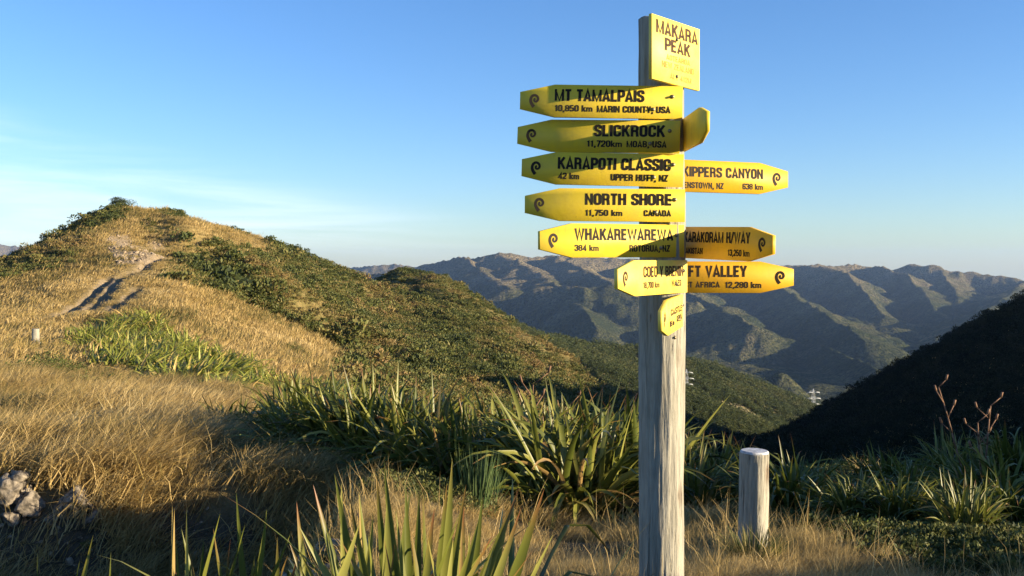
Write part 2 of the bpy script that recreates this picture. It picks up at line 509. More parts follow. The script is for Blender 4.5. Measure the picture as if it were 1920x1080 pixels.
def simple(name, color, rough=0.6, metallic=0.0, nscale=None, var=0.3, bstr=0.0):
    m, t = material(name)
    c = color
    b = t.n('ShaderNodeBsdfPrincipled', Roughness=rough, Metallic=metallic)
    if nscale:
        g = t.n('ShaderNodeTexCoord').outputs['Object']
        n = t.noise(g, nscale, 5, 0.6)
        c = t.mix(t.smooth(n, 0.3, 0.7), tuple(x * (1 - var) for x in color), tuple(min(1, x * (1 + var)) for x in color))
        if bstr:
            t.set(b.inputs['Normal'], bump(t, n, bstr, 0.02))
    t.set(b.inputs['Base Color'], c)
    b.inputs['Specular IOR Level'].default_value = 0.3
    finish(t, b)
    return m


def wood_material(name="weathered_timber"):
    m, t = material(name)
    o = t.n('ShaderNodeTexCoord').outputs['Object']
    mp = t.n('ShaderNodeMapping', Vector=o)
    mp.inputs['Scale'].default_value = (1, 1, 0.075)
    grain = t.noise(mp.outputs[0], 90.0, 6, 0.65, 0.4)
    mp2 = t.n('ShaderNodeMapping', Vector=o)
    mp2.inputs['Scale'].default_value = (1, 1, 0.10)
    broad = t.noise(mp2.outputs[0], 22.0, 4, 0.6, 0.3)
    blot = t.noise(o, 5.0, 5, 0.6)
    mp3 = t.n('ShaderNodeMapping', Vector=o)
    mp3.inputs['Scale'].default_value = (1, 1, 0.045)
    crack = t.smooth(t.noise(mp3.outputs[0], 48.0, 3, 0.6, 0.9), 0.37, 0.29)
    kn = t.n('ShaderNodeTexVoronoi', Vector=t.n('ShaderNodeMapping', Vector=o, Scale=(1, 1, 0.45)).outputs[0], Scale=4.2)
    knot = t.smooth(kn.outputs[0], 0.17, 0.04)
    c = t.ramp(t.math('ADD', t.math('MULTIPLY', grain, 0.55), t.math('MULTIPLY', broad, 0.45)),
               [(0.28, (0.15, 0.135, 0.105)), (0.45, (0.265, 0.248, 0.20)), (0.62, (0.365, 0.345, 0.285)), (0.8, (0.42, 0.40, 0.34))])
    c = t.mix(t.math('MULTIPLY', t.smooth(blot, 0.50, 0.75), 0.6), c, (0.20, 0.185, 0.145))
    c = t.mix(t.math('MULTIPLY', crack, 0.5), c, (0.10, 0.085, 0.065))
    c = t.mix(t.math('MULTIPLY', knot, 0.7), c, (0.17, 0.12, 0.08))
    h = t.math('SUBTRACT', t.math('ADD', t.math('MULTIPLY', grain, 0.6), broad), t.math('MULTIPLY', crack, 1.2))
    b = t.n('ShaderNodeBsdfPrincipled', Base__Color=c, Roughness=0.85, Normal=bump(t, h, 1.0, 0.013))
    b.inputs['Specular IOR Level'].default_value = 0.15
    finish(t, b)
    return m


def board_material(name, col):
    m, t = material(name)
    o = t.n('ShaderNodeTexCoord').outputs['Object']
    rnd = t.n('ShaderNodeObjectInfo').outputs['Random']
    v = t.n('ShaderNodeVectorMath', _operation='ADD', i0=o, i1=t.n('ShaderNodeCombineXYZ', X=t.math('MULTIPLY', rnd, 31.0), Y=rnd, Z=0.0).outputs[0]).outputs[0]
    n = t.noise(v, 9.0, 6, 0.65)
    sp = t.noise(v, 70.0, 3, 0.6)
    mp = t.n('ShaderNodeMapping', Vector=v)
    mp.inputs['Scale'].default_value = (1.0, 0.12, 1.0)
    streak = t.noise(mp.outputs[0], 45.0, 4, 0.6)
    c = t.mix(t.smooth(n, 0.35, 0.7), col, (col[0] * 0.87, col[1] * 0.87, col[2] * 1.5))
    c = t.mix(t.math('MULTIPLY', t.smooth(streak, 0.54, 0.78), 0.32), c, (0.30, 0.22, 0.06))
    c = t.mix(t.math('MULTIPLY', t.smooth(sp, 0.70, 0.78), 0.55), c, (0.16, 0.12, 0.04))
    b = t.n('ShaderNodeBsdfPrincipled', Base__Color=c, Roughness=t.math('MULTIPLY_ADD', n, 0.3, 0.38), Normal=bump(t, t.math('ADD', n, t.math('MULTIPLY', sp, 0.3)), 0.12, 0.01))
    b.inputs['Specular IOR Level'].default_value = 0.35
    finish(t, b)
    return m


M_GROUND = ground_material()
M_MOUNT = mountain_material()
M_WOOD = wood_material()
M_FLAX = flax_material()
M_FLAX_BRIGHT = flax_material("bright_flax_leaf", 1.6)  # same leaf colours, brightened for the patch and strip up the slope
GRASS_STOPS = [(0.0, (0.045, 0.06, 0.018)), (0.25, (0.14, 0.125, 0.04)), (0.5, (0.34, 0.238, 0.085)), (0.75, (0.46, 0.33, 0.135)), (1.0, (0.58, 0.46, 0.23))]
M_GRASS = tint_material("dry_grass", GRASS_STOPS, 0.6, 0.30, 0.2, 0.5)
SCRUB_STOPS = [(0.0, (0.022, 0.032, 0.012)), (0.28, (0.060, 0.076, 0.020)), (0.5, (0.115, 0.122, 0.032)), (0.75, (0.20, 0.155, 0.052)), (1.0, (0.27, 0.16, 0.075))]
M_SCRUB = tint_material("scrub_leaf", SCRUB_STOPS, 0.6, 0.18, 0.2, 0.35)
M_FOREST = tint_material("forest_leaf", [(0.0, (0.025, 0.036, 0.015)), (0.5, (0.062, 0.080, 0.028)), (1.0, (0.13, 0.125, 0.048))], 0.7, 0.12, 0.15, 0.3)
M_SHADEBUSH = tint_material("shaded_bush_leaf", [(0.0, (0.010, 0.014, 0.007)), (0.5, (0.020, 0.026, 0.011)), (1.0, (0.045, 0.045, 0.02))], 0.75, 0.1, 0.1, 0.3)  # forest leaf colours darkened to deepen the shade on the right-hand hill
M_YELLOW = board_material("yellow_board", (0.68, 0.495, 0.028))
M_SUNPALE = board_material("sunlit_pale_board", (0.80, 0.62, 0.082))  # yellow made paler: strong sun put into the colour, some fading too
M_YELLOW_DIM = board_material("dim_yellow_board", (0.66, 0.38, 0.014))  # yellow deepened to orange: grazing sun and shade put into the colour
M_INK = simple("dark_lettering", (0.016, 0.010, 0.007), 0.75)
M_FADED = simple("faded_lettering", (0.36, 0.22, 0.03), 0.7)
M_BROWN = simple("brown_lettering", (0.050, 0.022, 0.008), 0.75)
M_BOLT = simple("dull_bolt", (0.22, 0.19, 0.12), 0.45, 0.7)
M_ROCK = simple("lichen_rock", (0.15, 0.128, 0.10), 0.95, 0, 14.0, 0.75, 1.0)
M_STEEL = simple("galvanised_steel", (0.42, 0.44, 0.46), 0.5, 0.15)
M_STALK = simple("dry_stalk", (0.17, 0.095, 0.055), 0.8, 0, 12.0, 0.3)
M_WHITE = simple("white_paint", (0.42, 0.43, 0.44), 0.8, 0, 40.0, 0.35)
M_LOG = simple("grey_log", (0.24, 0.23, 0.21), 0.85, 0, 15.0, 0.35, 0.5)

# ------------------------------------------------------------------ ground sheet
az_in = np.arctan((np.linspace(-80, 2000, 1180) - 960) / F)
az_l = np.linspace(-math.pi, az_in[0], 90)[:-1]
az_r = np.linspace(az_in[-1], math.pi, 110)[1:]
AZ = np.concatenate([az_l, az_in, az_r])
RR = np.exp(np.linspace(math.log(0.35), math.log(395), 640))
A2, R2 = np.meshgrid(AZ, RR, indexing='ij')
GX = R2 * np.sin(A2); GY = R2 * np.cos(A2)
GZ = ground_h(GX, GY)
me = grid_mesh("ground", GX, GY, GZ)
sc_, so_, di_ = cover(GX, GY, GZ)


def blur(a):
    a = a.astype(np.float32)
    for _ in range(2):
        a[1:-1, 1:-1] = (a[1:-1, 1:-1] * 2 + a[:-2, 1:-1] + a[2:, 1:-1] + a[1:-1, :-2] + a[1:-1, 2:]) / 6
    return a


_px, _py2 = proj(GX, GY, GZ)
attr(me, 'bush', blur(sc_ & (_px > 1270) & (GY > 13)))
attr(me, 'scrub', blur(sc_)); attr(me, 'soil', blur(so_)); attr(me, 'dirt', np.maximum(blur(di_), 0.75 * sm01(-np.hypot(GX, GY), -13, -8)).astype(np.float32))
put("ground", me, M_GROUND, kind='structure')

# skyline along each bearing, so that nothing is planted where the hill hides it
_py = 500 - F * (TD * np.exp(LR)[None, :]) / np.maximum(np.cos(AZD)[:, None] * np.exp(LR)[None, :], 1e-3)
RUN = np.minimum.accumulate(_py, axis=1)


def seen(x, y, z, slack=45.0):
    r = np.hypot(x, y); az = np.arctan2(x, y)
    i = np.clip(np.round((az + math.pi) / (2 * math.pi) * 2880).astype(int), 0, 2880)
    j = np.clip(((np.log(r) - LR[0]) / (LR[1] - LR[0])).astype(int), 0, 419)
    _, py = proj(x, y, z)
    return py <= RUN[i, j] + np.where(r < 16, 900.0, slack)


def sample(n, r0, r1, p0=-60, p1=1980):
    px = rng.uniform(p0, p1, n)
    r = np.exp(rng.uniform(math.log(r0), math.log(r1), n))
    a = np.arctan((px - 960) / F)
    x = r * np.sin(a); y = r * np.cos(a)
    z = ground_h(x, y)
    k = seen(x, y, z)
    return x[k], y[k], z[k]


# ------------------------------------------------------------------ far country
def P3(px, py, d):
    return ((px - 960) / F * d, d, (500 - py) / F * d)


RIDGES = [  # (points on the crest, side slope)
    ([(790, 503, 3900), (830, 491, 3800), (868, 482, 3700), (885, 484, 3650), (905, 484, 3600), (936, 475, 3600), (985, 481, 3600), (1035, 478, 3650), (1100, 481, 3700),
      (1180, 484, 3750), (1290, 490, 3800), (1380, 497, 3800), (1440, 500, 3700), (1470, 500, 3700), (1500, 497, 3700), (1560, 501, 3800), (1622, 497, 3900), (1660, 503, 3900),
      (1712, 494, 3900), (1760, 506, 3900), (1812, 510, 3800), (1870, 516, 3700), (1925, 526, 3600), (2050, 530, 3500), (2300, 520, 3400)], 0.50),
    ([(870, 483, 3650), (920, 520, 3100), (960, 545, 2700)], 0.50),
    ([(936, 476, 3600), (1010, 510, 3100), (1060, 550, 2600), (1095, 585, 2200), (1120, 618, 1900)], 0.50),
    ([(1035, 479, 3650), (1110, 512, 3000), (1160, 540, 2600), (1195, 560, 2350)], 0.49),
    ([(1010, 541, 2550), (1060, 540, 2520), (1120, 537, 2480), (1165, 536, 2440)], 0.49),
    ([(1180, 485, 3750), (1280, 545, 2800), (1350, 580, 2300), (1412, 612, 1950)], 0.50),
    ([(1380, 498, 3800), (1440, 525, 3300), (1472, 543, 2900), (1515, 572, 2500), (1560, 600, 2150), (1622, 636, 1800)], 0.50),
    ([(1520, 598, 2300), (1535, 640, 1900), (1590, 665, 1650), (1645, 694, 1450)], 0.50),
    ([(1500, 498, 3700), (1580, 507, 3400), (1625, 550, 2900), (1662, 600, 2450)], 0.52),
    ([(1622, 498, 3900), (1700, 515, 3500), (1735, 550, 3000), (1755, 592, 2600)], 0.52),
    ([(1760, 507, 3900), (1790, 540, 3200), (1800, 575, 2800)], 0.52),
    ([(1925, 527, 3600), (1880, 560, 2700), (1830, 600, 2200), (1780, 640, 1900)], 0.49),
    ([(760, 560, 400), (900, 590, 430), (1000, 618, 480), (1100, 638, 520), (1190, 651, 560), (1280, 672, 620), (1350, 695, 680), (1420, 728, 760), (1500, 772, 880), (1560, 830, 1000)], 0.40),
    ([(930, 640, 900), (1010, 628, 1300), (1100, 640, 1250), (1200, 655, 1200), (1300, 690, 1150)], 0.4),
    ([(1080, 720, 365), (1150, 735, 385), (1220, 742, 405), (1290, 750, 430), (1350, 766, 455), (1410, 785, 490), (1460, 808, 520), (1490, 850, 560)], 0.40),
    ([(-700, 480, 7600), (-200, 466, 7500), (-60, 461, 7400), (0, 458, 7400), (28, 461, 7400), (60, 468, 7300), (140, 480, 7200), (260, 490, 7000)], 0.45),
    ([(-300, 486, 3200), (0, 484, 3100), (60, 488, 3100), (200, 500, 3000)], 0.45),
    ([(540, 498, 6000), (612, 498, 5900), (645, 500, 5800), (680, 502, 5600), (705, 497, 5500), (738, 495, 5500), (770, 499, 5400), (830, 500, 5300)], 0.45),
    ([(590, 500, 3000), (640, 503, 2900), (680, 512, 2800), (760, 520, 2600), (860, 545, 2400)], 0.5),
    ([(2300, 500, 2500), (2600, 470, 2600), (3400, 480, 3000)], 0.5),
]


def far_h(x, y):
    r = np.hypot(x, y)
    wob = 1 + 0.95 * fbm(x, y, 190.0, 4, 61) * sm01(r, 500, 1200)
    z = -185 + 22 * fbm(x, y, 400.0, 4, 71) - sm01(r, 1200, 6000) * 60
    for pts, s in RIDGES:
        P = [P3(*p) for p in pts]
        best = np.full(x.shape, 1e9); zz = np.zeros(x.shape)
        for a, b in zip(P[:-1], P[1:]):
            dx, dy = b[0] - a[0], b[1] - a[1]
            t = np.clip(((x - a[0]) * dx + (y - a[1]) * dy) / (dx * dx + dy * dy), 0, 1)
            d = np.hypot(x - a[0] - t * dx, y - a[1] - t * dy)
            h = a[2] + t * (b[2] - a[2]) - s * d * wob
            zz = np.where(best > 9e8, h, np.maximum(zz, h)); best = np.minimum(best, d)
        k = np.where(r > 900, 14.0, 5.0)
        hh = np.clip(0.5 + 0.5 * (zz - z) / k, 0, 1)
        z = z * (1 - hh) + zz * hh + k * hh * (1 - hh) * 0.35
    z = z + sm01(r, 700, 2500) * (18.0 * (0.35 - np.abs(fbm(x, y, 260.0, 4, 81))) + 8.0 * fbm(x, y, 80.0, 3, 82) + 5.0 * fbm(x, y, 30.0, 3, 83))
    z = z + sm01(r, 300, 600) * (1 - sm01(r, 700, 2500)) * 5.0 * fbm(x, y, 50.0, 3, 85)
    return z


az_f = np.concatenate([np.linspace(R(-75), az_in[0], 60)[:-1], np.arctan((np.linspace(-80, 2000, 900) - 960) / F), np.linspace(az_in[-1], R(75), 60)[1:]])
rr_f = np.exp(np.linspace(math.log(300), math.log(11000), 520))
A2, R2 = np.meshgrid(az_f, rr_f, indexing='ij')
FX = R2 * np.sin(A2); FY = R2 * np.cos(A2)
FZ = far_h(FX, FY)
fade = sm01(R2, 300, 345)
FZ = np.where(R2 < 345, np.minimum(FZ, -75 + 0 * FZ) * (1 - fade) + FZ * fade, FZ)
put("hills", grid_mesh("hills", FX, FY, FZ), M_MOUNT, kind='structure')

# ------------------------------------------------------------------ scattered cover (grass, scrub, forest)
PROTO = {}


def proto(colname, meshes, mat):
    c = bpy.data.collections.new(colname)
    for i, me in enumerate(meshes):
        me.materials.append(mat)
        c.objects.link(bpy.data.objects.new("%s_%02d" % (colname, i), me))
    PROTO[colname] = (c, len(meshes))


def leaf_quads(C, D, U, L, Wd, tint):
    """leaf-shaped quads: centre, direction, side, length, width"""
    n = len(C)
    a = C - D * L[:, None] * 0.5
    b = C + U * Wd[:, None] * 0.5
    c = C + D * L[:, None] * 0.5
    d = C - U * Wd[:, None] * 0.5
    V = np.stack([a, b, c, d], 1).reshape(-1, 3)
    me = new_mesh("leaves", V, np.arange(4 * n), np.full(n, 4), False)
    attr(me, 'leaf', np.repeat(tint, 4).astype(np.float32))
    return me


def unit(v):
    return v / (np.linalg.norm(v, axis=1, keepdims=True) + 1e-9)


def bush_mesh(n, size, flat=0.8, lobes=5, seed=0):
    g = np.random.default_rng(seed)
    cen = g.normal(0, 0.28, (lobes, 3)); cen[:, 2] = np.abs(cen[:, 2]) * 0.8 + 0.22
    rad = g.uniform(0.22, 0.42, lobes)
    if lobes > 8:
        cen = g.normal(0, 0.20, (lobes, 3)); cen[:, 2] = np.abs(cen[:, 2]) * 0.6 + 0.12
    k = g.integers(0, lobes, n)
    d = unit(g.normal(0, 1, (n, 3)))
    d[:, 2] = np.where(d[:, 2] < -0.3, -d[:, 2], d[:, 2])
    C = cen[k] + d * (rad[k] * g.uniform(0.65, 1.08, n))[:, None]
    C[:, 2] = np.maximum(C[:, 2] * flat, 0.0)
    D = unit(d + g.normal(0, 0.7, (n, 3)) + [0, 0, 0.35])
    U = unit(np.cross(D, g.normal(0, 1, (n, 3))))
    return leaf_quads(C, D, U, g.uniform(0.8, 1.5, n) * size, g.uniform(0.4, 0.75, n) * size, g.uniform(0, 1, n))


def tuft_mesh(n, h, wd, spread, lean, seed):
    g = np.random.default_rng(seed)
    bx = g.normal(0, spread, (n, 2))
    ln = g.uniform(0.55, 1.1, n) * h
    phi = g.normal(0.35, 0.9, n)                       # blown towards +x, slightly away
    le = np.abs(g.normal(lean, 0.22, n))
    dx = np.cos(phi) * le; dy = np.sin(phi) * le
    az = g.uniform(0, math.pi, n)
    sx = np.cos(az) * wd; sy = np.sin(az) * wd
    T = np.array([0, 0.55, 1.0])
    V = []
    for i, t in enumerate(T):
        bend = t ** 1.7
        cx = bx[:, 0] + dx * ln * bend; cy = bx[:, 1] + dy * ln * bend; cz = ln * t * (1 - 0.30 * le * t) - 0.02
        ww = [1.0, 0.75, 0.0][i]
        if i < 2:
            V += [np.stack([cx - sx * ww, cy - sy * ww, cz], 1), np.stack([cx + sx * ww, cy + sy * ww, cz], 1)]
        else:
            V += [np.stack([cx, cy, cz], 1)]
    V = np.stack(V, 1).reshape(-1, 3)
    o = np.arange(n)[:, None] * 5
    quad = np.concatenate([o, o + 1, o + 3, o + 2], 1); tri = np.concatenate([o + 2, o + 3, o + 4], 1)
    me = new_mesh("tuft", V, np.concatenate([quad.ravel(), tri.ravel()]), np.concatenate([np.full(n, 4), np.full(n, 3)]))
    attr(me, 'leaf', np.repeat(g.uniform(0, 1, n), 5).astype(np.float32))
    return me


proto("near_tuft", [tuft_mesh(48, 0.46, 0.0042, 0.10, 0.85, s) for s in range(5)], M_GRASS)
proto("stalk_tuft", [tuft_mesh(9, 0.62, 0.0032, 0.07, 0.45, s + 70) for s in range(5)], M_GRASS)
proto("mid_tuft", [tuft_mesh(34, 0.52, 0.0075, 0.13, 0.95, s + 20) for s in range(5)], M_GRASS)
proto("far_tuft", [tuft_mesh(46, 0.44, 0.026, 0.55, 0.7, s + 40) for s in range(5)], M_GRASS)
proto("scrub_bush", [bush_mesh(230, 0.13, 0.75, 6, s) for s in range(6)], M_SCRUB)
proto("dark_bush", [bush_mesh(260, 0.12, 1.05, 6, s + 60) for s in range(5)], M_SHADEBUSH)
proto("forest_bush", [bush_mesh(260, 0.12, 1.05, 6, s + 30) for s in range(5)], M_FOREST)


def scatter(name, pname, x, y, z, scl, tint, tilt=0.12, kind='stuff', turn=True, label=None):
    n = len(x)
    me = bpy.data.meshes.new(name)
    me.vertices.add(n)
    me.vertices.foreach_set('co', np.stack([x, y, z], 1).astype(np.float32).ravel())
    rot = np.stack([rng.normal(0, tilt, n), rng.normal(0, tilt, n), rng.uniform(0, 6.283, n) if turn else rng.normal(0, 0.35, n) + 1.6 * fbm(x, y, 5.0, 2, 151)], 1).astype(np.float32)
    attr(me, 'rot', rot, 'FLOAT_VECTOR')
    attr(me, 'scl', scl.astype(np.float32))
    attr(me, 'tint', np.clip(tint, 0, 1).astype(np.float32))
    c, k = PROTO[pname]
    attr(me, 'pick', rng.integers(0, k, n).astype(np.int32), 'INT')
    o = put(name, me, kind=kind)
    nt = bpy.data.node_groups.new(name + "_spread", 'GeometryNodeTree')
    nt.interface.new_socket('Geometry', in_out='INPUT', socket_type='NodeSocketGeometry')
    nt.interface.new_socket('Geometry', in_out='OUTPUT', socket_type='NodeSocketGeometry')
    N = nt.nodes; L = nt.links
    gi = N.new('NodeGroupInput'); go = N.new('NodeGroupOutput')
    ip = N.new('GeometryNodeInstanceOnPoints'); ci = N.new('GeometryNodeCollectionInfo')
    ci.inputs['Collection'].default_value = c
    ci.inputs['Separate Children'].default_value = True
    ci.inputs['Reset Children'].default_value = True

    def na(nm, ty):
        a = N.new('GeometryNodeInputNamedAttribute'); a.data_type = ty
        a.inputs['Name'].default_value = nm
        return a.outputs['Attribute']
    L.new(gi.outputs[0], ip.inputs['Points']); L.new(ci.outputs[0], ip.inputs['Instance'])
    ip.inputs['Pick Instance'].default_value = True
    L.new(na('pick', 'INT'), ip.inputs['Instance Index'])
    L.new(na('rot', 'FLOAT_VECTOR'), ip.inputs['Rotation'])
    L.new(na('scl', 'FLOAT'), ip.inputs['Scale'])
    L.new(ip.outputs[0], go.inputs[0])
    md = o.modifiers.new("spread", 'NODES'); md.node_group = nt
    return o


def grass_tint(x, y):
    return 0.56 + 0.60 * fbm(x, y, 6.0, 4, 91) + 0.42 * fbm(x, y, 1.6, 2, 93) + rng.normal(0, 0.08, len(x))


def flaxy(x, y, z):
    px, py = proj(x, y, z)
    return in_poly(px, py, PATCH) & (y > 25)


def grass_points(n, r0, r1, keep_scrub=0.30):
    x, y, z = sample(n, r0, r1)
    s, o, d = cover(x, y, z)
    r = np.hypot(x, y)
    p = np.where(s, keep_scrub, 1.0) * np.where(o, 0.04, 1.0) * np.where(d, 0.8, 1.0)
    p *= np.where(flaxy(x, y, z), 0.25, 1) * np.where(s & (r < 70) & ((y < 24) | (x > 4)), 0.02, 1)
    cl = fbm(x, y, 0.55, 2, 131)
    pxg, pyg = proj(x, y, z)
    p *= np.where(in_poly(pxg, pyg, [(-80, 885), (60, 890), (170, 940), (215, 1000), (180, 1040), (-80, 1040)]) & (y < 12), 0.10, 1.0)
    p *= np.where(r < 9.5, np.clip(0.35 + 1.7 * cl, 0.03, 1.0), np.where(r < 45, np.clip(0.62 + 1.3 * fbm(x, y, 1.1, 2, 137), 0.08, 1.0), 1.0))
    k = (rng.uniform(0, 1, len(x)) < p) & (r > 3.0)
    return x[k], y[k], z[k]


x, y, z = grass_points(26000, 3.2, 9.5)
gx = [x]; gr = np.hypot(x, y)
scatter("grass", "near_tuft", x, y, z, rng.uniform(0.5, 1.2, len(x)) * (0.27 + 0.48 * sm01(np.hypot(x, y), 6.0, 13.0) * sm01(-x, -2.0, 2.0) + 0.15 * sm01(np.hypot(x, y), 6, 13)), grass_tint(x, y) - 0.32 * cover(x, y, z)[2], 0.15, turn=False)  # tint lowered to put shade into the bottom-left grass
# taller bleached stalks standing out of the grass
x, y, z = sample(5200, 3.6, 22, -60, 1980)
s, o, d = cover(x, y, z)
k = ~s & (rng.uniform(0, 1, len(x)) < np.where(fbm(x, y, 1.3, 2, 141) > 0.1, 0.55, 0.12))
x, y, z = x[k], y[k], z[k]
scatter("grass", "stalk_tuft", x, y, z, rng.uniform(0.55, 1.15, len(x)) * (0.55 + 0.45 * sm01(np.hypot(x, y), 5, 12)), rng.uniform(0.45, 1.0, len(x)), 0.2)
# stones and low weeds on the bare ground
x, y, z = sample(14000, 3.0, 11.5, -60, 900)
s, o, d = cover(x, y, z)
k = d & (rng.uniform(0, 1, len(x)) < 0.25)
bare = (x[k], y[k], z[k])
x, y, z = grass_points(44000, 8, 45)
scatter("grass", "mid_tuft", x, y, z, rng.uniform(0.6, 1.25, len(x)) * (0.72 + 0.28 * sm01(np.hypot(x, y), 9, 16)) * (0.55 + 0.45 * sm01(-x, 0.6, 2.6)), grass_tint(x, y), 0.15, turn=False)
x, y, z = grass_points(60000, 38, 175)
rd = np.min([polyline_dist(x, y, l) for l in RUTP], axis=0)
scatter("grass", "far_tuft", x, y, z, rng.uniform(0.55, 1.2, len(x)) * np.clip(rd / 2.2, 0.28, 1.0), grass_tint(x, y), 0.15, turn=False)

# scrub over the hillside
x, y, z = sample(150000, 45, 270, -60, 1260)
s, o, d = cover(x, y, z)
gn = fbm(x, y, 8.0, 3, 101)
pxs, pys = proj(x, y, z)
streak = in_poly(pxs, pys, STREAK)
k = s & (rng.uniform(-0.5, 1.0, len(x)) < 0.50 + gn * 1.3) & (rng.uniform(0, 1, len(x)) < np.clip((np.hypot(x, y) / 150) ** 1.0, 0.25, 1)) & ~(streak & (rng.uniform(0, 1, len(x)) < 0.6))
x, y, z = x[k], y[k], z[k]
gd = polyline_dist(x, y, GULLY)
tn = 0.50 + 0.65 * fbm(x, y, 11.0, 3, 103) + rng.normal(0, 0.16, len(x)) - 0.35 * (gd < 5)
sz = np.clip(rng.lognormal(-0.35, 0.45, len(x)), 0.25, 2.0) * np.where(x < -38, 0.72, 1.0) * np.where(gd < 5, 1.5, 1.0) * np.where(rng.uniform(0, 1, len(x)) < 0.06, 1.7, 1.0)
scatter("scrub", "scrub_bush", x, y, z - 0.1, sz, tn, 0.12)
# lone shrubs in the grass
x, y, z = sample(6000, 16, 150, -60, 760)
s, o, d = cover(x, y, z)
k = ~s & ~o & (fbm(x, y, 12.0, 3, 111) > np.where(np.hypot(x, y) < 45, 0.16, 0.28)) & (rng.uniform(0, 1, len(x)) < 0.5)
x, y, z = x[k], y[k], z[k]
scatter("scrub", "scrub_bush", x, y, z - 0.08, rng.uniform(0.18, 0.55, len(x)), rng.uniform(0.1, 0.7, len(x)), 0.12)
# low growth under and behind the flax
x, y, z = sample(20000, 5.0, 62, 500, 1990)
s, o, d = cover(x, y, z)
k = s & ((y < 24) | (x > 5)) & (rng.uniform(0, 1, len(x)) < 0.55)
x, y, z = x[k], y[k], z[k]
scatter("scrub", "scrub_bush", x, y, z - 0.05, rng.uniform(0.16, 0.5, len(x)) * np.clip(np.hypot(x, y) / 16, 0.45, 1.2) * np.where(y > 13, 0.55, 1.0), rng.uniform(0.0, 0.5, len(x)), 0.15)
# shaded bush on the right-hand hill
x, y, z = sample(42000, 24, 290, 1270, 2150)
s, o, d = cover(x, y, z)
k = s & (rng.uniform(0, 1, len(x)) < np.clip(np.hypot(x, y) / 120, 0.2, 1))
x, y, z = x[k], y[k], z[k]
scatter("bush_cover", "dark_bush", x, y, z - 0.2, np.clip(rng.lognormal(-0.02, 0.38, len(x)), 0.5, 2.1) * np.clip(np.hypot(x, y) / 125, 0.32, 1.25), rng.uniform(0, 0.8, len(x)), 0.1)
# forest on the nearer far spurs
px = rng.uniform(900, 1600, 46000); r = np.exp(rng.uniform(math.log(345), math.log(1250), len(px)))
a = np.arctan((px - 960) / F)
x = r * np.sin(a); y = r * np.cos(a); z = far_h(x, y)
fn = fbm(x, y, 60.0, 3, 121)
k = (fn > -0.35) & (rng.uniform(0, 1, len(x)) < 0.85)
x, y, z, r, fn = x[k], y[k], z[k], r[k], fn[k]
scatter("forest", "forest_bush", x, y, z - 0.6, rng.uniform(2.2, 5.5, len(x)) * np.clip(r / 700, 0.55, 1.25), 0.5 + 0.5 * fn + rng.normal(0, 0.2, len(x)), 0.1)

# ------------------------------------------------------------------ signpost
PC = Vector((0.6876, 4.42, -1.62))       # foot of the post
post_root = put("signpost", None, loc=PC, label="tall weathered timber post carrying yellow arrow boards and a square summit board", cat="signpost")


def round_post(name, r, h, mat, seed, parent=None, taper=1.0, segs=64, rings=120, rough=0.004, loc=None, slant=0.0):
    t = np.linspace(0, 1, rings)[:, None]; a = np.linspace(0, 2 * math.pi, segs, endpoint=False)[None, :]
    g = np.random.default_rng(seed)
    ca = np.cos(a); sa = np.sin(a)
    rad = r * (1 - (1 - taper) * t) + 0 * a
    ph = a / (2 * math.pi)
    groove = fbm(ca * 3.2 + 0 * t + 40, sa * 3.2 + t * h * 0.35, 0.16, 3, seed) * rough
    wav = fbm(ca * 0.8 + 9 + 0 * t, sa * 0.8 + t * h * 1.2, 0.7, 3, seed + 3) * rough * 1.6
    rad = rad + groove + wav
    X = rad * ca; Y = rad * sa; Z = t * h + 0 * a - slant * X * t ** 6
    V = np.stack([X, Y, Z], -1).reshape(-1, 3)
    i = np.arange(rings - 1)[:, None] * segs + np.arange(segs)[None, :]
    j = np.arange(rings - 1)[:, None] * segs + (np.arange(segs)[None, :] + 1) % segs
    q = np.stack([i, j, j + segs, i + segs], -1).reshape(-1, 4)
    top = (rings - 1) * segs
    # chamfered top
    V2 = np.stack([X[-1] * 0.93, Y[-1] * 0.93, Z[-1] + 0.006 + 0 * X[-1]], -1)
    V = np.concatenate([V, V2])
    b = len(V) - segs
    ks = np.arange(segs); kn = (ks + 1) % segs
    q2 = np.stack([top + ks, top + kn, b + kn, b + ks], -1)
    fl = np.concatenate([q.ravel(), q2.ravel(), b + ks])
    lt = np.concatenate([np.full(len(q) + segs, 4), [segs]])
    me = new_mesh(name, V, fl, lt)
    sm = np.ones(len(lt), bool); sm[-1] = False
    me.polygons.foreach_set('use_smooth', sm)
    return put(name, me, mat, parent, loc=loc)


post = round_post("post", 0.1018, 1.112 + 1.62, M_WOOD, 5, post_root, slant=0.25, rough=0.0055, segs=96, rings=200)
def fillet(pts, rad, closed=False, n=5):
    out = []
    N = len(pts)
    for k in range(N):
        p = np.array(pts[k], float)
        r = rad[k] if isinstance(rad, (list, tuple)) else rad
        if (not closed and k in (0, N - 1)) or r <= 0:
            out.append(p); continue
        a = np.array(pts[k - 1], float) - p; b = np.array(pts[(k + 1) % N], float) - p
        la, lb = np.linalg.norm(a), np.linalg.norm(b)
        q = min(r, la * 0.5, lb * 0.5)
        a = p + a / la * q; b = p + b / lb * q
        for t in np.linspace(0, 1, n):
            out.append((1 - t) ** 2 * a + 2 * t * (1 - t) * p + t * t * b)
    return out


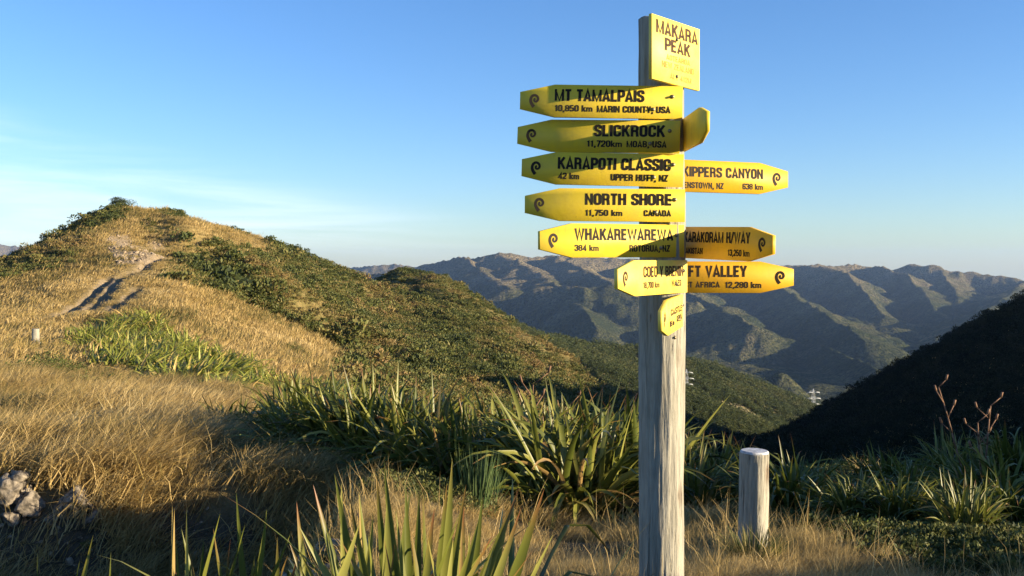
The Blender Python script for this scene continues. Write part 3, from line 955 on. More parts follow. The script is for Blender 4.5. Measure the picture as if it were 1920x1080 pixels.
def stroke(V, Fc, pts, w, closed=False):
    P = [pts[0]]
    for p in pts[1:]:
        if np.linalg.norm(p - P[-1]) > 1e-4:
            P.append(p)
    if closed and np.linalg.norm(P[0] - P[-1]) < 1e-4:
        P.pop()
    P = np.array(P); n = len(P); o = len(V)
    for k in range(n):
        if closed:
            d0 = P[k] - P[k - 1]; d1 = P[(k + 1) % n] - P[k]
        else:
            d0 = P[k] - P[max(k - 1, 0)]; d1 = P[min(k + 1, n - 1)] - P[k]
            if k == 0: d0 = d1
            if k == n - 1: d1 = d0
        d0 = d0 / np.linalg.norm(d0); d1 = d1 / np.linalg.norm(d1)
        n0 = np.array([-d0[1], d0[0]]); n1 = np.array([-d1[1], d1[0]])
        m = n0 + n1; m /= np.linalg.norm(m)
        m = m / max(m.dot(n0), 0.5) * w / 2
        V += [P[k] + m, P[k] - m]
    for k in range(n if closed else n - 1):
        a = o + 2 * k; b = o + 2 * ((k + 1) % n)
        Fc.append([a + 1, b + 1, b, a])


# condensed sans capitals, as strokes in a box one unit high
X0, X1, Y0, Y1, XM = 0.09, 0.43, 0.085, 0.915, 0.26
GL = {
    'A': (0.56, [([(0.07, 0), (0.28, 0.96), (0.49, 0)], 0), ([(0.14, 0.26), (0.42, 0.26)], 0)]),
    'B': (0.53, [([(X0, Y0), (X0, Y1), (X1, Y1), (X1, 0.53), (X0, 0.53)], [0, 0, .17, .14, 0]), ([(X0, 0.51), (X1 + .01, 0.51), (X1 + .01, Y0), (X0, Y0)], [0, .14, .17, 0])]),
    'C': (0.52, [([(X1, 0.63), (X1, Y1), (X0, Y1), (X0, Y0), (X1, Y0), (X1, 0.37)], .2)]),
    'D': (0.53, [([(X0, Y0), (X0, Y1), (X1, Y1), (X1, Y0), (X0, Y0)], [0, 0, .22, .22, 0])]),
    'E': (0.47, [([(0.43, Y1), (X0, Y1), (X0, Y0), (0.43, Y0)], 0), ([(X0, 0.51), (0.40, 0.51)], 0)]),
    'F': (0.45, [([(0.42, Y1), (X0, Y1), (X0, 0)], 0), ([(X0, 0.50), (0.38, 0.50)], 0)]),
    'G': (0.53, [([(X1, 0.66), (X1, Y1), (X0, Y1), (X0, Y0), (X1, Y0), (X1, 0.47), (0.27, 0.47)], [0, .2, .2, .2, .12, 0, 0])]),
    'H': (0.54, [([(X0, 0), (X0, 1)], 0), ([(0.45, 0), (0.45, 1)], 0), ([(X0, 0.51), (0.45, 0.51)], 0)]),
    'I': (0.19, [([(0.095, 0), (0.095, 1)], 0)]),
    'K': (0.55, [([(X0, 0), (X0, 1)], 0), ([(0.48, 1), (0.13, 0.42)], 0), ([(0.24, 0.56), (0.49, 0)], 0)]),
    'L': (0.45, [([(X0, 1), (X0, Y0), (0.43, Y0)], 0)]),
    'M': (0.70, [([(X0, 0), (X0, 1)], 0), ([(0.61, 0), (0.61, 1)], 0), ([(0.07, 0.99), (0.35, 0.03), (0.63, 0.99)], 0, 'thin')]),
    'N': (0.55, [([(X0, 0), (X0, 1)], 0), ([(0.46, 0), (0.46, 1)], 0), ([(0.07, 0.99), (0.48, 0.01)], 0, 'thin')]),
    'O': (0.53, [([(X0, Y0), (X1 + .01, Y0), (X1 + .01, Y1), (X0, Y1)], .22, True)]),
    'P': (0.50, [([(X0, 0), (X0, Y1), (X1, Y1), (X1, 0.44), (X0, 0.44)], [0, 0, .2, .2, 0])]),
    'Q': (0.53, [([(X0, Y0), (X1 + .01, Y0), (X1 + .01, Y1), (X0, Y1)], .22, True), ([(0.28, 0.24), (0.47, -0.03)], 0)]),
    'R': (0.54, [([(X0, 0), (X0, Y1), (X1, Y1), (X1, 0.49), (X0, 0.49)], [0, 0, .18, .18, 0]), ([(0.28, 0.49), (X1 - .02, 0.46), (0.45, 0)], [0, .12, 0])]),
    'S': (0.51, [([(X1, 0.67), (X1, Y1), (X0, Y1), (X0, 0.56), (X1, 0.45), (X1, Y0), (X0, Y0), (X0, 0.33)], [0, .2, .2, .2, .2, .2, .2, 0])]),
    'T': (0.48, [([(0.02, Y1), (0.46, Y1)], 0), ([(0.24, Y1), (0.24, 0)], 0)]),
    'U': (0.53, [([(X0, 1), (X0, Y0), (X1 + .01, Y0), (X1 + .01, 1)], .22)]),
    'V': (0.54, [([(0.07, 1), (0.27, 0.04), (0.47, 1)], 0)]),
    'W': (0.80, [([(0.07, 1), (0.235, 0.05), (0.40, 0.93), (0.565, 0.05), (0.73, 1)], 0)]),
    'Y': (0.52, [([(0.06, 1), (0.26, 0.42), (0.46, 1)], 0), ([(0.26, 0.48), (0.26, 0)], 0)]),
    'Z': (0.47, [([(0.05, Y1), (0.40, Y1), (0.07, Y0), (0.43, Y0)], 0)]),
    '0': (0.51, [([(X0, Y0), (X1, Y0), (X1, Y1), (X0, Y1)], .2, True)]),
    '1': (0.36, [([(0.06, 0.74), (0.22, 0.86), (0.22, 0)], 0)]),
    '2': (0.50, [([(X0, 0.66), (X0, Y1), (X1, Y1), (X1, 0.55), (X0, 0.16), (X0, Y0), (0.46, Y0)], [0, .2, .2, .2, 0, 0, 0])]),
    '3': (0.50, [([(X0, 0.70), (X0, Y1), (X1, Y1), (X1, 0.53), (0.22, 0.53)], [0, .2, .2, .15, 0]), ([(0.22, 0.51), (X1, 0.51), (X1, Y0), (X0, Y0), (X0, 0.30)], [0, .15, .2, .2, 0])]),
    '4': (0.52, [([(0.36, 0), (0.36, 0.95), (0.06, 0.27), (0.49, 0.27)], 0)]),
    '5': (0.50, [([(0.44, Y1), (0.12, Y1), (X0, 0.50), (X1, 0.58), (X1, Y0), (X0, Y0), (X0, 0.28)], [0, 0, 0, .22, .2, .2, 0])]),
    '6': (0.51, [([(X1, 0.72), (X1, Y1), (X0, Y1), (X0, Y0), (X1, Y0), (X1, 0.55), (X0, 0.55)], [0, .2, .2, .2, .2, .2, 0])]),
    '7': (0.48, [([(0.04, Y1), (0.43, Y1), (0.18, 0)], 0)]),
    '8': (0.51, [([(X0, 0.52), (X1, 0.52), (X1, Y1), (X0, Y1)], .17, True), ([(X0, Y0), (X1, Y0), (X1, 0.52), (X0, 0.52)], .17, True)]),
    '9': (0.51, [([(X0, 0.28), (X0, Y0), (X1, Y0), (X1, Y1), (X0, Y1), (X0, 0.45), (X1, 0.45)], [0, .2, .2, .2, .2, .2, 0])]),
    'k': (0.48, [([(X0, 0), (X0, 1)], 0), ([(0.42, 0.68), (0.13, 0.30)], 0), ([(0.22, 0.40), (0.44, 0)], 0)]),
    'm': (0.76, [([(X0, 0), (X0, 0.70)], 0), ([(X0, 0.60), (0.38, 0.61), (0.38, 0)], .15), ([(0.38, 0.60), (0.67, 0.61), (0.67, 0)], .15)]),
    '/': (0.36, [([(0.03, -0.03), (0.33, 1.03)], 0)]),
    ',': (0.22, [([(0.12, 0.17), (0.12, 0.02), (0.06, -0.16)], 0)]),
    ' ': (0.26, []),
}


def text_mesh(body):
    """flat condensed lettering: capitals 1 high, the whole line 1 wide"""
    V, Fc = [], []
    pen = 0.0
    for ch in body:
        adv, strokes = GL[ch]
        for st_ in strokes:
            pts, rad = st_[0], st_[1]
            cl = len(st_) > 2 and st_[2] is True
            wm = 0.66 if len(st_) > 2 and st_[2] == 'thin' else 1.0
            pp = fillet(pts, rad, cl) if (isinstance(rad, list) or rad > 0) else [np.array(p, float) for p in pts]
            o = len(V)
            stroke(V, Fc, pp, {'M': 0.165, 'W': 0.172, 'N': 0.180, 'A': 0.195, 'K': 0.19, 'V': 0.185, '8': 0.175, 'm': 0.165, 'k': 0.19, 'B': 0.185, 'R': 0.19}.get(ch, 0.205) * wm, cl)
            for k in range(o, len(V)):
                V[k] = V[k] + np.array([pen, 0])
        pen += adv + 0.055
    co = np.array(V)
    x0, x1 = co[:, 0].min(), co[:, 0].max()
    co[:, 0] = (co[:, 0] - x0) / (x1 - x0)
    return co, Fc


def koru_mesh(h):
    """fern-frond emblem: a stem that rises and curls in on itself"""
    pts = [(-0.02, -1.0), (-0.32, -0.62), (-0.55, -0.15), (-0.52, 0.35), (-0.25, 0.75), (0.15, 0.86), (0.55, 0.62), (0.68, 0.22), (0.50, -0.12), (0.20, -0.22), (-0.02, -0.02), (0.04, 0.22), (0.22, 0.26)]
    wid = [0.27, 0.25, 0.23, 0.21, 0.20, 0.20, 0.19, 0.18, 0.165, 0.155, 0.15, 0.16, 0.18]
    P = np.array(pts); n = 60
    s = np.linspace(0, len(P) - 1, n)
    X = np.interp(s, range(len(P)), P[:, 0]); Y = np.interp(s, range(len(P)), P[:, 1])
    for _ in range(6):
        X[1:-1] = (X[:-2] + 2 * X[1:-1] + X[2:]) / 4; Y[1:-1] = (Y[:-2] + 2 * Y[1:-1] + Y[2:]) / 4
    Wd = np.interp(s, range(len(P)), wid)
    dx = np.gradient(X); dy = np.gradient(Y); l = np.hypot(dx, dy)
    nx, ny = -dy / l, dx / l
    A = np.stack([X + nx * Wd, Y + ny * Wd, 0 * X], 1); B = np.stack([X - nx * Wd, Y - ny * Wd, 0 * X], 1)
    V = np.concatenate([A, B]) * h / 2
    i = np.arange(n - 1)
    q = np.stack([i + n, i + n + 1, i + 1, i], 1)
    return new_mesh("emblem", V, q.ravel(), np.full(n - 1, 4), False)


def prism(name, outline, z0, z1, bev=0.002):
    n = len(outline)
    c = np.mean(outline, axis=0)
    o = np.array(outline)
    ins = o + (c - o) / np.linalg.norm(c - o, axis=1)[:, None] * bev
    layers = [np.c_[ins, np.full(n, z0)], np.c_[o, np.full(n, z0 + bev)], np.c_[o, np.full(n, z1 - bev)], np.c_[ins, np.full(n, z1)]]
    V = np.concatenate(layers)
    f = []
    for L in range(3):
        for k in range(n):
            f.append([L * n + k, L * n + (k + 1) % n, (L + 1) * n + (k + 1) % n, (L + 1) * n + k])
    fl = [v for q in f for v in q] + list(range(3 * n, 4 * n)) + list(range(n - 1, -1, -1))
    return new_mesh(name, V, fl, [4] * len(f) + [n, n], False)


def bolt_mesh(r=0.006, h=0.009):
    a = np.linspace(0, 2 * math.pi, 14, endpoint=False)
    ring = lambda rr, z: np.stack([rr * np.cos(a), rr * np.sin(a), 0 * a + z], 1)
    V = np.concatenate([ring(r * 1.5, 0), ring(r * 1.5, 0.0018), ring(r * 0.9, 0.0018), ring(r * 0.9, h * 0.8), ring(r * 0.6, h)])
    n = 14; f = []
    for L in range(4):
        for k in range(n):
            f += [L * n + k, L * n + (k + 1) % n, (L + 1) * n + (k + 1) % n, (L + 1) * n + k]
    f += list(range(4 * n, 5 * n))
    return new_mesh("bolt", V, f, [4] * (4 * n) + [n], False)


BOLT = bolt_mesh()
BOLT.materials.append(M_BOLT)
BH = 0.1465
BT = 0.018


def board(xl, cl, dl, xr, cr, dr, point, mat, texts, label, H=BH, emblem=True, ink=None, square=None, bolts=True, tipf=0.52, shf=0.213):
    PL = Vector(P3(xl, cl, dl)); PR = Vector(P3(xr, cr, dr))
    U = (PR - PL); L = U.length; U.normalize()
    Nn = U.cross(Vector((0, 0, 1))); Nn.normalize()
    Vv = Nn.cross(U)
    M = Matrix(((U.x, Vv.x, Nn.x, PL.x), (U.y, Vv.y, Nn.y, PL.y), (U.z, Vv.z, Nn.z, PL.z), (0, 0, 0, 1)))
    s = shf * 0.73; th = H * tipf / 2; h = H / 2
    if point == 'L':
        ol = [(0, -th), (s, -h), (L, -h), (L, h), (s, h), (0, th)]
    elif point == 'R':
        ol = [(0, -h), (L - s, -h), (L, -th), (L, th), (L - s, h), (0, h)]
    else:
        ol = [(0, -h), (L, -h), (L, h), (0, h)]
    b = put("sign_board", prism("sign_board", ol, -BT, 0.0), mat, post_root, label=label)
    b.matrix_local = Matrix.Translation(-PC) @ M
    Mi = M.inverted()

    def hit(px, py):
        d = Vector(((px - 960) / F, 1.0, (500 - py) / F))
        k = PL.dot(Nn) / d.dot(Nn)
        q = Mi @ (d * k)
        return q.x, q.y
    for body, p0, p1, ytop, ybase, *mm in texts:
        u0, v0 = hit(p0, ybase); u1, _ = hit(p1, ybase); _, v1 = hit(p0, ytop)
        co, fc = text_mesh(body)
        V = np.stack([u0 + co[:, 0] * (u1 - u0), v0 + co[:, 1] * (v1 - v0), 0.0009 + 0 * co[:, 0]], 1)
        me = new_mesh("lettering", V, [i for f in fc for i in f], [4] * len(fc), False)
        put("lettering", me, (mm[0] if mm else ink or M_INK), b)
    if emblem:
        e = put("emblem", koru_mesh(0.058), ink or M_INK, b)
        e.location = (0.063, 0, 0.0009) if point == 'L' else (L - 0.066, 0, 0.0009)
    if bolts:
        ub = L - 0.046 if point == 'L' else 0.05
        for dv in (0.026, -0.032) if point != 'S' else (0.06, -0.105):
            o = put("bolt", BOLT, M_BOLT, b)
            o.location = (ub - (0.085 if dv < 0 else 0) if point != 'S' else L * 0.5, dv, 0.0)
    return b


board(1222.5, 86, 4.16, 1312, 112.5, 4.44, 'S', M_SUNPALE,
      [("MAKARA", 1230, 1308.5, 35, 60), ("PEAK", 1246, 1294.5, 70, 93.5), ("AOTEAROA", 1249, 1294, 101, 111, M_FADED),
       ("NEW ZEALAND", 1241, 1301, 113, 124.5, M_FADED), ("ALT 412M", 1256, 1296, 137, 147.5, M_FADED)],
      "square pale yellow summit board reading MAKARA PEAK", H=0.284, emblem=False, ink=M_BROWN)
board(975, 188, 4.31, 1280, 192.5, 4.285, 'L', M_YELLOW,
      [("MT TAMALPAIS", 1040, 1208.5, 167, 189), ("10,850 km", 1040, 1111, 196.5, 208.5), ("MARIN COUNTY, USA", 1119.5, 1257.5, 198, 210.5)],
      "yellow arrow board reading MT TAMALPAIS")
board(970, 253.5, 4.40, 1275, 256.8, 4.27, 'L', M_YELLOW,
      [("SLICKROCK", 1113.5, 1247.5, 234, 255.5), ("11,720km", 1100, 1166, 263, 275), ("MOAB, USA", 1174.5, 1250, 264, 276)],
      "yellow arrow board in shade reading SLICKROCK")
board(978, 314, 4.34, 1281.5, 320, 4.28, 'L', M_YELLOW,
      [("KARAPOTI CLASSIC", 1045.5, 1258, 294.5, 316.5), ("42 km", 1045.5, 1086, 323.5, 335.5), ("UPPER HUTT, NZ", 1145, 1253.5, 326, 338.5)],
      "yellow arrow board reading KARAPOTI CLASSIC")
board(984, 383, 4.285, 1284.5, 385.5, 4.29, 'L', M_YELLOW,
      [("NORTH SHORE", 1097, 1258.5, 362.5, 384), ("11,750 km", 1097, 1167, 393, 404.5), ("CANADA", 1207, 1258.5, 394, 405.5)],
      "yellow arrow board reading NORTH SHORE")
board(1012, 450.5, 4.02, 1283.5, 452, 4.355, 'L', M_YELLOW,
      [("WHAKAREWAREWA", 1077, 1262.5, 428, 450), ("384 km", 1077, 1122.5, 459, 470.5), ("ROTORUA, NZ", 1180, 1257, 459.5, 472)],
      "yellow arrow board reading WHAKAREWAREWA")
board(1159, 523, 3.77, 1289, 518, 4.37, 'L', M_SUNPALE,
      [("COED Y BRENIN", 1206, 1281, 499.5, 520.5), ("18,700 km", 1206, 1236.5, 529, 541), ("WALES", 1259, 1277, 525, 537)],
      "sunlit yellow arrow board angled forward reading COED Y BRENIN", ink=M_BROWN)
board(1236, 327.5, 4.335, 1478, 336.5, 4.56, 'R', M_YELLOW_DIM,
      [("SKIPPERS CANYON", 1268, 1430.5, 311, 330), ("QUEENSTOWN, NZ", 1260, 1357.5, 340, 351.5), ("638 km", 1392, 1430.5, 344, 355)],
      "orange-toned yellow arrow board pointing right reading SKIPPERS CANYON", bolts=False)
board(1264, 454, 4.57, 1448, 459, 3.93, 'R', M_YELLOW_DIM,
      [("KARAKORAM H/WAY", 1282.5, 1407, 434.5, 453.5), ("PAKISTAN", 1281, 1317.5, 464, 475), ("13,250 km", 1364.5, 1405.5, 467.5, 479.5)],
      "yellow arrow board angled forward in shade reading KARAKORAM H/WAY", bolts=False)
board(1228, 519.5, 4.545, 1488.5, 520, 4.53, 'R', M_YELLOW_DIM,
      [("RIFT VALLEY", 1271, 1401, 498, 519), ("EAST AFRICA", 1266, 1350, 528.3, 539), ("12,280 km", 1359, 1427.5, 528.3, 540)],
      "yellow arrow board in grazing sun pointing right reading RIFT VALLEY", H=0.149, bolts=False)
board(1274.5, 256.5, 4.47, 1322.5, 227, 3.80, 'R', M_YELLOW, [],
      "yellow arrow board seen nearly edge on, pointing forward", emblem=False, bolts=False)
board(1242, 602, 3.78, 1281.5, 581.5, 4.38, 'L', M_SUNPALE,
      [("CASTLE", 1257.5, 1278.5, 580.5, 593), ("105 km", 1255.5, 1264.5, 603, 614), ("KENYA", 1268.5, 1278.5, 592.5, 604)],
      "small lowest yellow arrow board angled sharply forward", ink=M_BROWN)
hole = put("bolt", BOLT, M_BOLT, post_root)
hole.matrix_local = Matrix.Translation(Vector((0.045, -0.092, (500 - 633) / F * 4.32 + 1.62))) @ Matrix.Rotation(R(25), 4, 'Z') @ Matrix.Rotation(R(90), 4, 'X')

# ------------------------------------------------------------------ short post
gz = lambda x, y: float(ground_h(np.array([x]), np.array([y]))[0])
sx, sy = (1410 - 960) / F * 5.6, 5.6
sp = put("bollard", None, loc=(sx, sy, gz(sx, sy) - 0.08), label="short round timber post with a white painted top beside the signpost", cat="post")
hh = (500 - 846) / F * 5.6 - sp.location.z
sp.rotation_euler = (0, R(1.2), 0)
round_post("post", 0.083, hh - 0.012, M_WOOD, 9, sp, 0.98, rough=0.006)
round_post("painted_top", 0.0828, 0.007, M_WHITE, 10, sp, 0.985, rings=4, rough=0.003, loc=(0, 0, hh - 0.0075))

# marker stump far out in the grass
mx, my = pick(67, 655)
mz = gz(mx, my)
st = put("marker_post", None, loc=(mx, my, mz + 0.12), label="small grey marker stump standing alone in the tawny grass below the ruts", cat="stump")
round_post("stump", 0.17, 0.95, M_WOOD, 14, st, 0.95, segs=20, rings=14, rough=0.012)
round_post("painted_base", 0.15, 0.40, M_WHITE, 15, st, 0.85, segs=20, rings=8, rough=0.02, loc=(0.13, -0.06, -0.1))

# ------------------------------------------------------------------ transmission towers
def bar(V, Fc, a, b, r):
    a = np.array(a, float); b = np.array(b, float)
    d = b - a; d /= np.linalg.norm(d)
    u = np.cross(d, [0, 0, 1.0] if abs(d[2]) < 0.9 else [1.0, 0, 0]); u /= np.linalg.norm(u); w2 = np.cross(d, u)
    o = len(V)
    for p in (a, b):
        for s1, s2 in ((1, 1), (-1, 1), (-1, -1), (1, -1)):
            V.append(p + (u * s1 + w2 * s2) * r)
    for k in range(4):
        Fc.append([o + k, o + (k + 1) % 4, o + 4 + (k + 1) % 4, o + 4 + k])
    Fc.append([o, o + 3, o + 2, o + 1]); Fc.append([o + 4, o + 5, o + 6, o + 7])


def bars_mesh(name, bars):
    V, Fc = [], []
    for a, b, r in bars:
        bar(V, Fc, a, b, r)
    return new_mesh(name, np.array(V), [i for f in Fc for i in f], [4] * len(Fc), False)


def pylon(px, py_top, d, H, label, size=1.0):
    X, Y, Zt = P3(px, py_top, d)
    root = put("transmission_tower", None, loc=(X, Y, Zt - H * size), label=label, cat="pylon", group="pylons in the valley")
    root.rotation_euler = (0, 0, R(12))
    root.scale = (size, size, size)
    bs = []
    hw = lambda z: 3.4 - 2.5 * min(z / (H * 0.62), 1.0)
    lv = [0, 7, 13, 18, 22, 25.5, 29, 32.5, H]
    cor = [(1, 1), (-1, 1), (-1, -1), (1, -1)]
    for z0, z1 in zip(lv[:-1], lv[1:]):
        w0, w1 = hw(z0), (0.15 if z1 == H else hw(z1))
        for k in range(4):
            c, e = cor[k], cor[(k + 1) % 4]
            p0 = (c[0] * w0, c[1] * w0, z0); p1 = (c[0] * w1, c[1] * w1, z1)
            q0 = (e[0] * w0, e[1] * w0, z0); q1 = (e[0] * w1, e[1] * w1, z1)
            bs += [(p0, p1, 0.09), (p0, q1, 0.04), (q0, p1, 0.04), (p1, q1, 0.04)]
    put("lattice_mast", bars_mesh("lattice_mast", bs), M_STEEL, root)
    for z0, ln in ((H - 2.6, 5.0), (H - 7.0, 5.8), (H - 11.2, 5.0)):
        ab = []
        for s in (-1, 1):
            ab += [((s * 0.7, 0.7, z0), (s * ln, 0, z0 - 0.2), 0.14), ((s * 0.7, -0.7, z0), (s * ln, 0, z0 - 0.2), 0.10), ((s * 0.6, 0, z0 + 1.2), (s * ln, 0, z0), 0.07), ((s * ln, 0, z0 - 0.2), (s * (ln + 0.2), 0, z0 - 1.6), 0.07)]
        put("crossarm", bars_mesh("crossarm", ab), M_STEEL, root)


pylon(1525, 729, 700, 38.0, "pale steel transmission tower rising just behind the dark shaded hill")
pylon(1287, 692, 480, 38.0, "steel transmission tower half hidden behind the signpost's right edge", 0.68)

# ------------------------------------------------------------------ flax
def leaf_strip(acc, B, dirv, L, wd, droop, seg, twist, tint, sidev=None, kink=None):
    """one strap leaf: starts at B along dirv and arches over"""
    d = np.array(dirv, float); d /= np.linalg.norm(d)
    hz = np.array([d[0], d[1], 0.0]); hn = np.linalg.norm(hz)
    hz = hz / hn if hn > 1e-3 else np.array([1.0, 0, 0])
    side = np.cross(d, [0, 0, 1.0]) if sidev is None else np.array(sidev, float)
    side = side - d * side.dot(d)
    side /= (np.linalg.norm(side) + 1e-9)
    ca, sa = math.cos(twist), math.sin(twist)
    nrm = np.cross(side, d)
    side = side * ca + nrm * sa
    p = np.array(B, float)
    o = len(acc['V'])
    for i in range(seg + 1):
        s = i / seg
        ww = wd * (0.55 + 0.45 * min(1, s / 0.35)) * (1 - max(0, (s - 0.45) / 0.55) ** 1.6) if s < 1 else 0.0
        nr = np.cross(side, d)
        fold = 0.38 * (1 - 0.6 * s)
        acc['V'] += [p - side * ww * 0.5 + nr * ww * fold, p.copy(), p + side * ww * 0.5 + nr * ww * fold]
        acc['t'] += [tint] * 3
        acc['s'] += [s] * 3
        if i < seg:
            p = p + d * (L / seg)
            dr = droop * (0.35 + 1.3 * s)
            if kink and kink[0] <= s < kink[0] + 1.0 / seg + 1e-6:
                dr += kink[1]
            d = d + (hz * 0.35 - np.array([0, 0, 1.0])) * dr / seg
            d /= np.linalg.norm(d)
            side = side - d * side.dot(d); side /= np.linalg.norm(side)
    for i in range(seg):
        a = o + 3 * i
        acc['F'] += [[a, a + 1, a + 4, a + 3], [a + 1, a + 2, a + 5, a + 4]]


def acc_mesh(name, acc):
    me = new_mesh(name, np.array(acc['V']), [i for f in acc['F'] for i in f], [4] * len(acc['F']))
    attr(me, 'leaf', np.array(acc['t'], np.float32)); attr(me, 'along', np.array(acc['s'], np.float32))
    return me


def flax_leaves(seed, n, L, wd, spread=0.28, seg=7, open_=0.85, wind=0.12):
    g = random.Random(seed)
    acc = dict(V=[], F=[], t=[], s=[])
    for i in range(n):
        ph = g.uniform(0, 2 * math.pi); q = g.random()
        rr = spread * math.sqrt(g.random())
        th = 0.05 + open_ * 0.72 * q ** 1.2
        B = (rr * math.cos(ph + g.uniform(-1, 1)), rr * math.sin(ph + g.uniform(-1, 1)), -0.05)
        d = (math.sin(th) * math.cos(ph) + wind, math.sin(th) * math.sin(ph), math.cos(th))
        ll = L * g.uniform(0.6, 1.08) * (1.0 if q < 0.7 else 0.85)
        tint = g.betavariate(2, 2.3)
        if g.random() < 0.07:
            tint = 1.0
        leaf_strip(acc, B, d, ll, wd * g.uniform(0.75, 1.2), (g.choice([1.2, 1.7, 2.2, 2.8, 3.4]) * (0.9 + 0.5 * q) if g.random() < 0.8 else g.uniform(0.1, 0.6)), seg, g.uniform(-0.9, 0.9), tint,
                   kink=(g.choice([0.57, 0.71]), 6.0) if g.random() < 0.12 else None)
    return acc_mesh("flax", acc)


NEARV = [flax_leaves(100 + k, 235, 1.62, 0.076, 0.46, 9, open_=1.45) for k in range(7)]
MIDV = [flax_leaves(200 + k, 240, 1.35, 0.075, 1.0, 5, open_=1.3, wind=0.40) for k in range(5)]
for m_ in NEARV:
    m_.materials.append(M_FLAX)
for m_ in MIDV:
    m_.materials.append(M_FLAX_BRIGHT)


def stalk_mesh(h, seed):
    g = random.Random(seed)
    bs = []
    p = np.array([0, 0, 0.0]); d = np.array([g.uniform(-0.22, 0.22), g.uniform(-0.1, 0.1), 1.0])
    N = 8
    for i in range(N):
        q = p + d * h / N
        bs.append((p, q, 0.011 * (1 - 0.5 * i / N)))
        if i >= 4:
            s = 1 if i % 2 else -1
            e = q + np.array([s * g.uniform(0.08, 0.16), g.uniform(-0.05, 0.05), g.uniform(0.10, 0.18)])
            bs.append((q, e, 0.005))
            bs.append((e, e + np.array([s * 0.02, 0, 0.07]), 0.011))
        p = q; d = d + np.array([g.uniform(-0.05, 0.05), 0, 0])
    return bars_mesh("flower_stalk", bs)


def flax(px, d, scale, label, group=None, var=0, rz=0.0, meshes=NEARV, stalks=0, squash=1.0):
    a = math.atan((px - 960) / F)
    x, y = d * math.tan(a), d
    o = put("flax_bush", meshes[var % len(meshes)], None, label=label, cat="flax bush", group=group, loc=(x, y, gz(x, y)))
    o.rotation_euler = (0, 0, rz)
    o.scale = (scale, scale, scale * squash)
    for k in range(stalks):
        s = put("flower_stalk", stalk_mesh(1.15 + 0.22 * k, int(px) + k), M_STALK, o)
        s.location = (0.12 * k - 0.05, 0.05 * k, 0)
        s.rotation_euler = (0, 0, -rz)
        q = (1.2 if px < 1200 else 0.70) / scale
        s.scale = (q, q, q)
    return o


G1 = "flax bushes in the belt across the slope"
NEAR = [
    (440, 15.5, 0.63, "low flax clump standing by itself in the tawny grass, beyond the belt's end", 0, 0),
    (560, 13.5, 0.75, "dark flax bush at the end of the belt where the shaded grass begins", 1, 0),
    (615, 15.5, 0.79, "flax bush tucked between the belt's end and the yellow-green strip up the slope", 2, 0),
    (670, 12.2, 0.92, "big dark flax bush with tall upright leaves, near the belt's end", 3, 0),
    (735, 14.5, 0.88, "flax bush with combed yellow-green leaves behind the big dark upright one", 4, 0),
    (770, 11.8, 0.84, "shadowy flax bush between the big upright one and the sunlit one with reddish tips", 5, 0),
    (835, 15.5, 0.84, "flax bush in the back of the belt, below the two round shrubs", 6, 0),
    (875, 10.6, 0.84, "sunlit flax bush with pale upright leaves right above the thin green broom", 0, 0),
    (930, 13.5, 0.75, "dark glossy flax bush at the back of the belt below the black hollow", 1, 0),
    (990, 12.2, 0.77, "flax bush with one leaning brown flower stalk, under the black hollow", 2, 1),
    (1030, 15.0, 0.75, "pale-leaved flax bush at the belt's back with a dark flower stalk against the slope", 3, 1),
    (1075, 9.4, 0.88, "flax bush spilling forward onto the golden grass, left of the signpost", 4, 0),
    (1120, 13.5, 0.77, "tall flax bush with straw-coloured upright leaves behind the one spilling forward", 5, 0),
    (1165, 10.4, 0.92, "bright flax bush touching the signpost's shaded edge", 6, 0),
    (1215, 13.0, 0.79, "flax bush mostly hidden behind the signpost", 0, 0),
    (1310, 9.6, 0.58, "flax bush in the gap between the signpost and the short post", 1, 0),
    (1365, 10.9, 0.55, "flax bush peeping out behind the short post's shaded edge", 2, 0),
    (1470, 8.8, 0.49, "arching flax bush beside the short post on its sunny side", 3, 0),
]
for i, (px, d, s, lab, v, stk) in enumerate(NEAR):
    flax(px, d, s, lab, G1, v, i * 1.3, stalks=stk)
FILL = [(545, 14.6), (575, 12.6), (620, 12.2), (655, 15.2), (690, 11.4), (735, 11.8), (765, 15.2), (785, 10.8), (840, 10.4), (860, 14.6), (925, 10.4), (985, 14.2), (1040, 9.9), (600, 14.5), (640, 13.4), (700, 13.4), (705, 16.5), (760, 13.2), (800, 14), (810, 11.6), (850, 12.8), (900, 12.2), (905, 16), (955, 11.2), (965, 15.5), (1010, 10.8), (1020, 13.6), (1060, 12.2), (1095, 16), (1110, 11.2), (1150, 12.8), (1185, 15), (1245, 10.5), (1285, 11.5), (1335, 12.5)]
for i, (px, d) in enumerate(FILL):
    flax(px, d, (0.80 if px < 1200 else 0.52) * random.uniform(0.9, 1.1), "flax bush buried in the thick of the belt among the others", "flax buried in the thick of the belt", i + 2, i * 2.1)
G2 = "flax bushes in the shaded hollow"
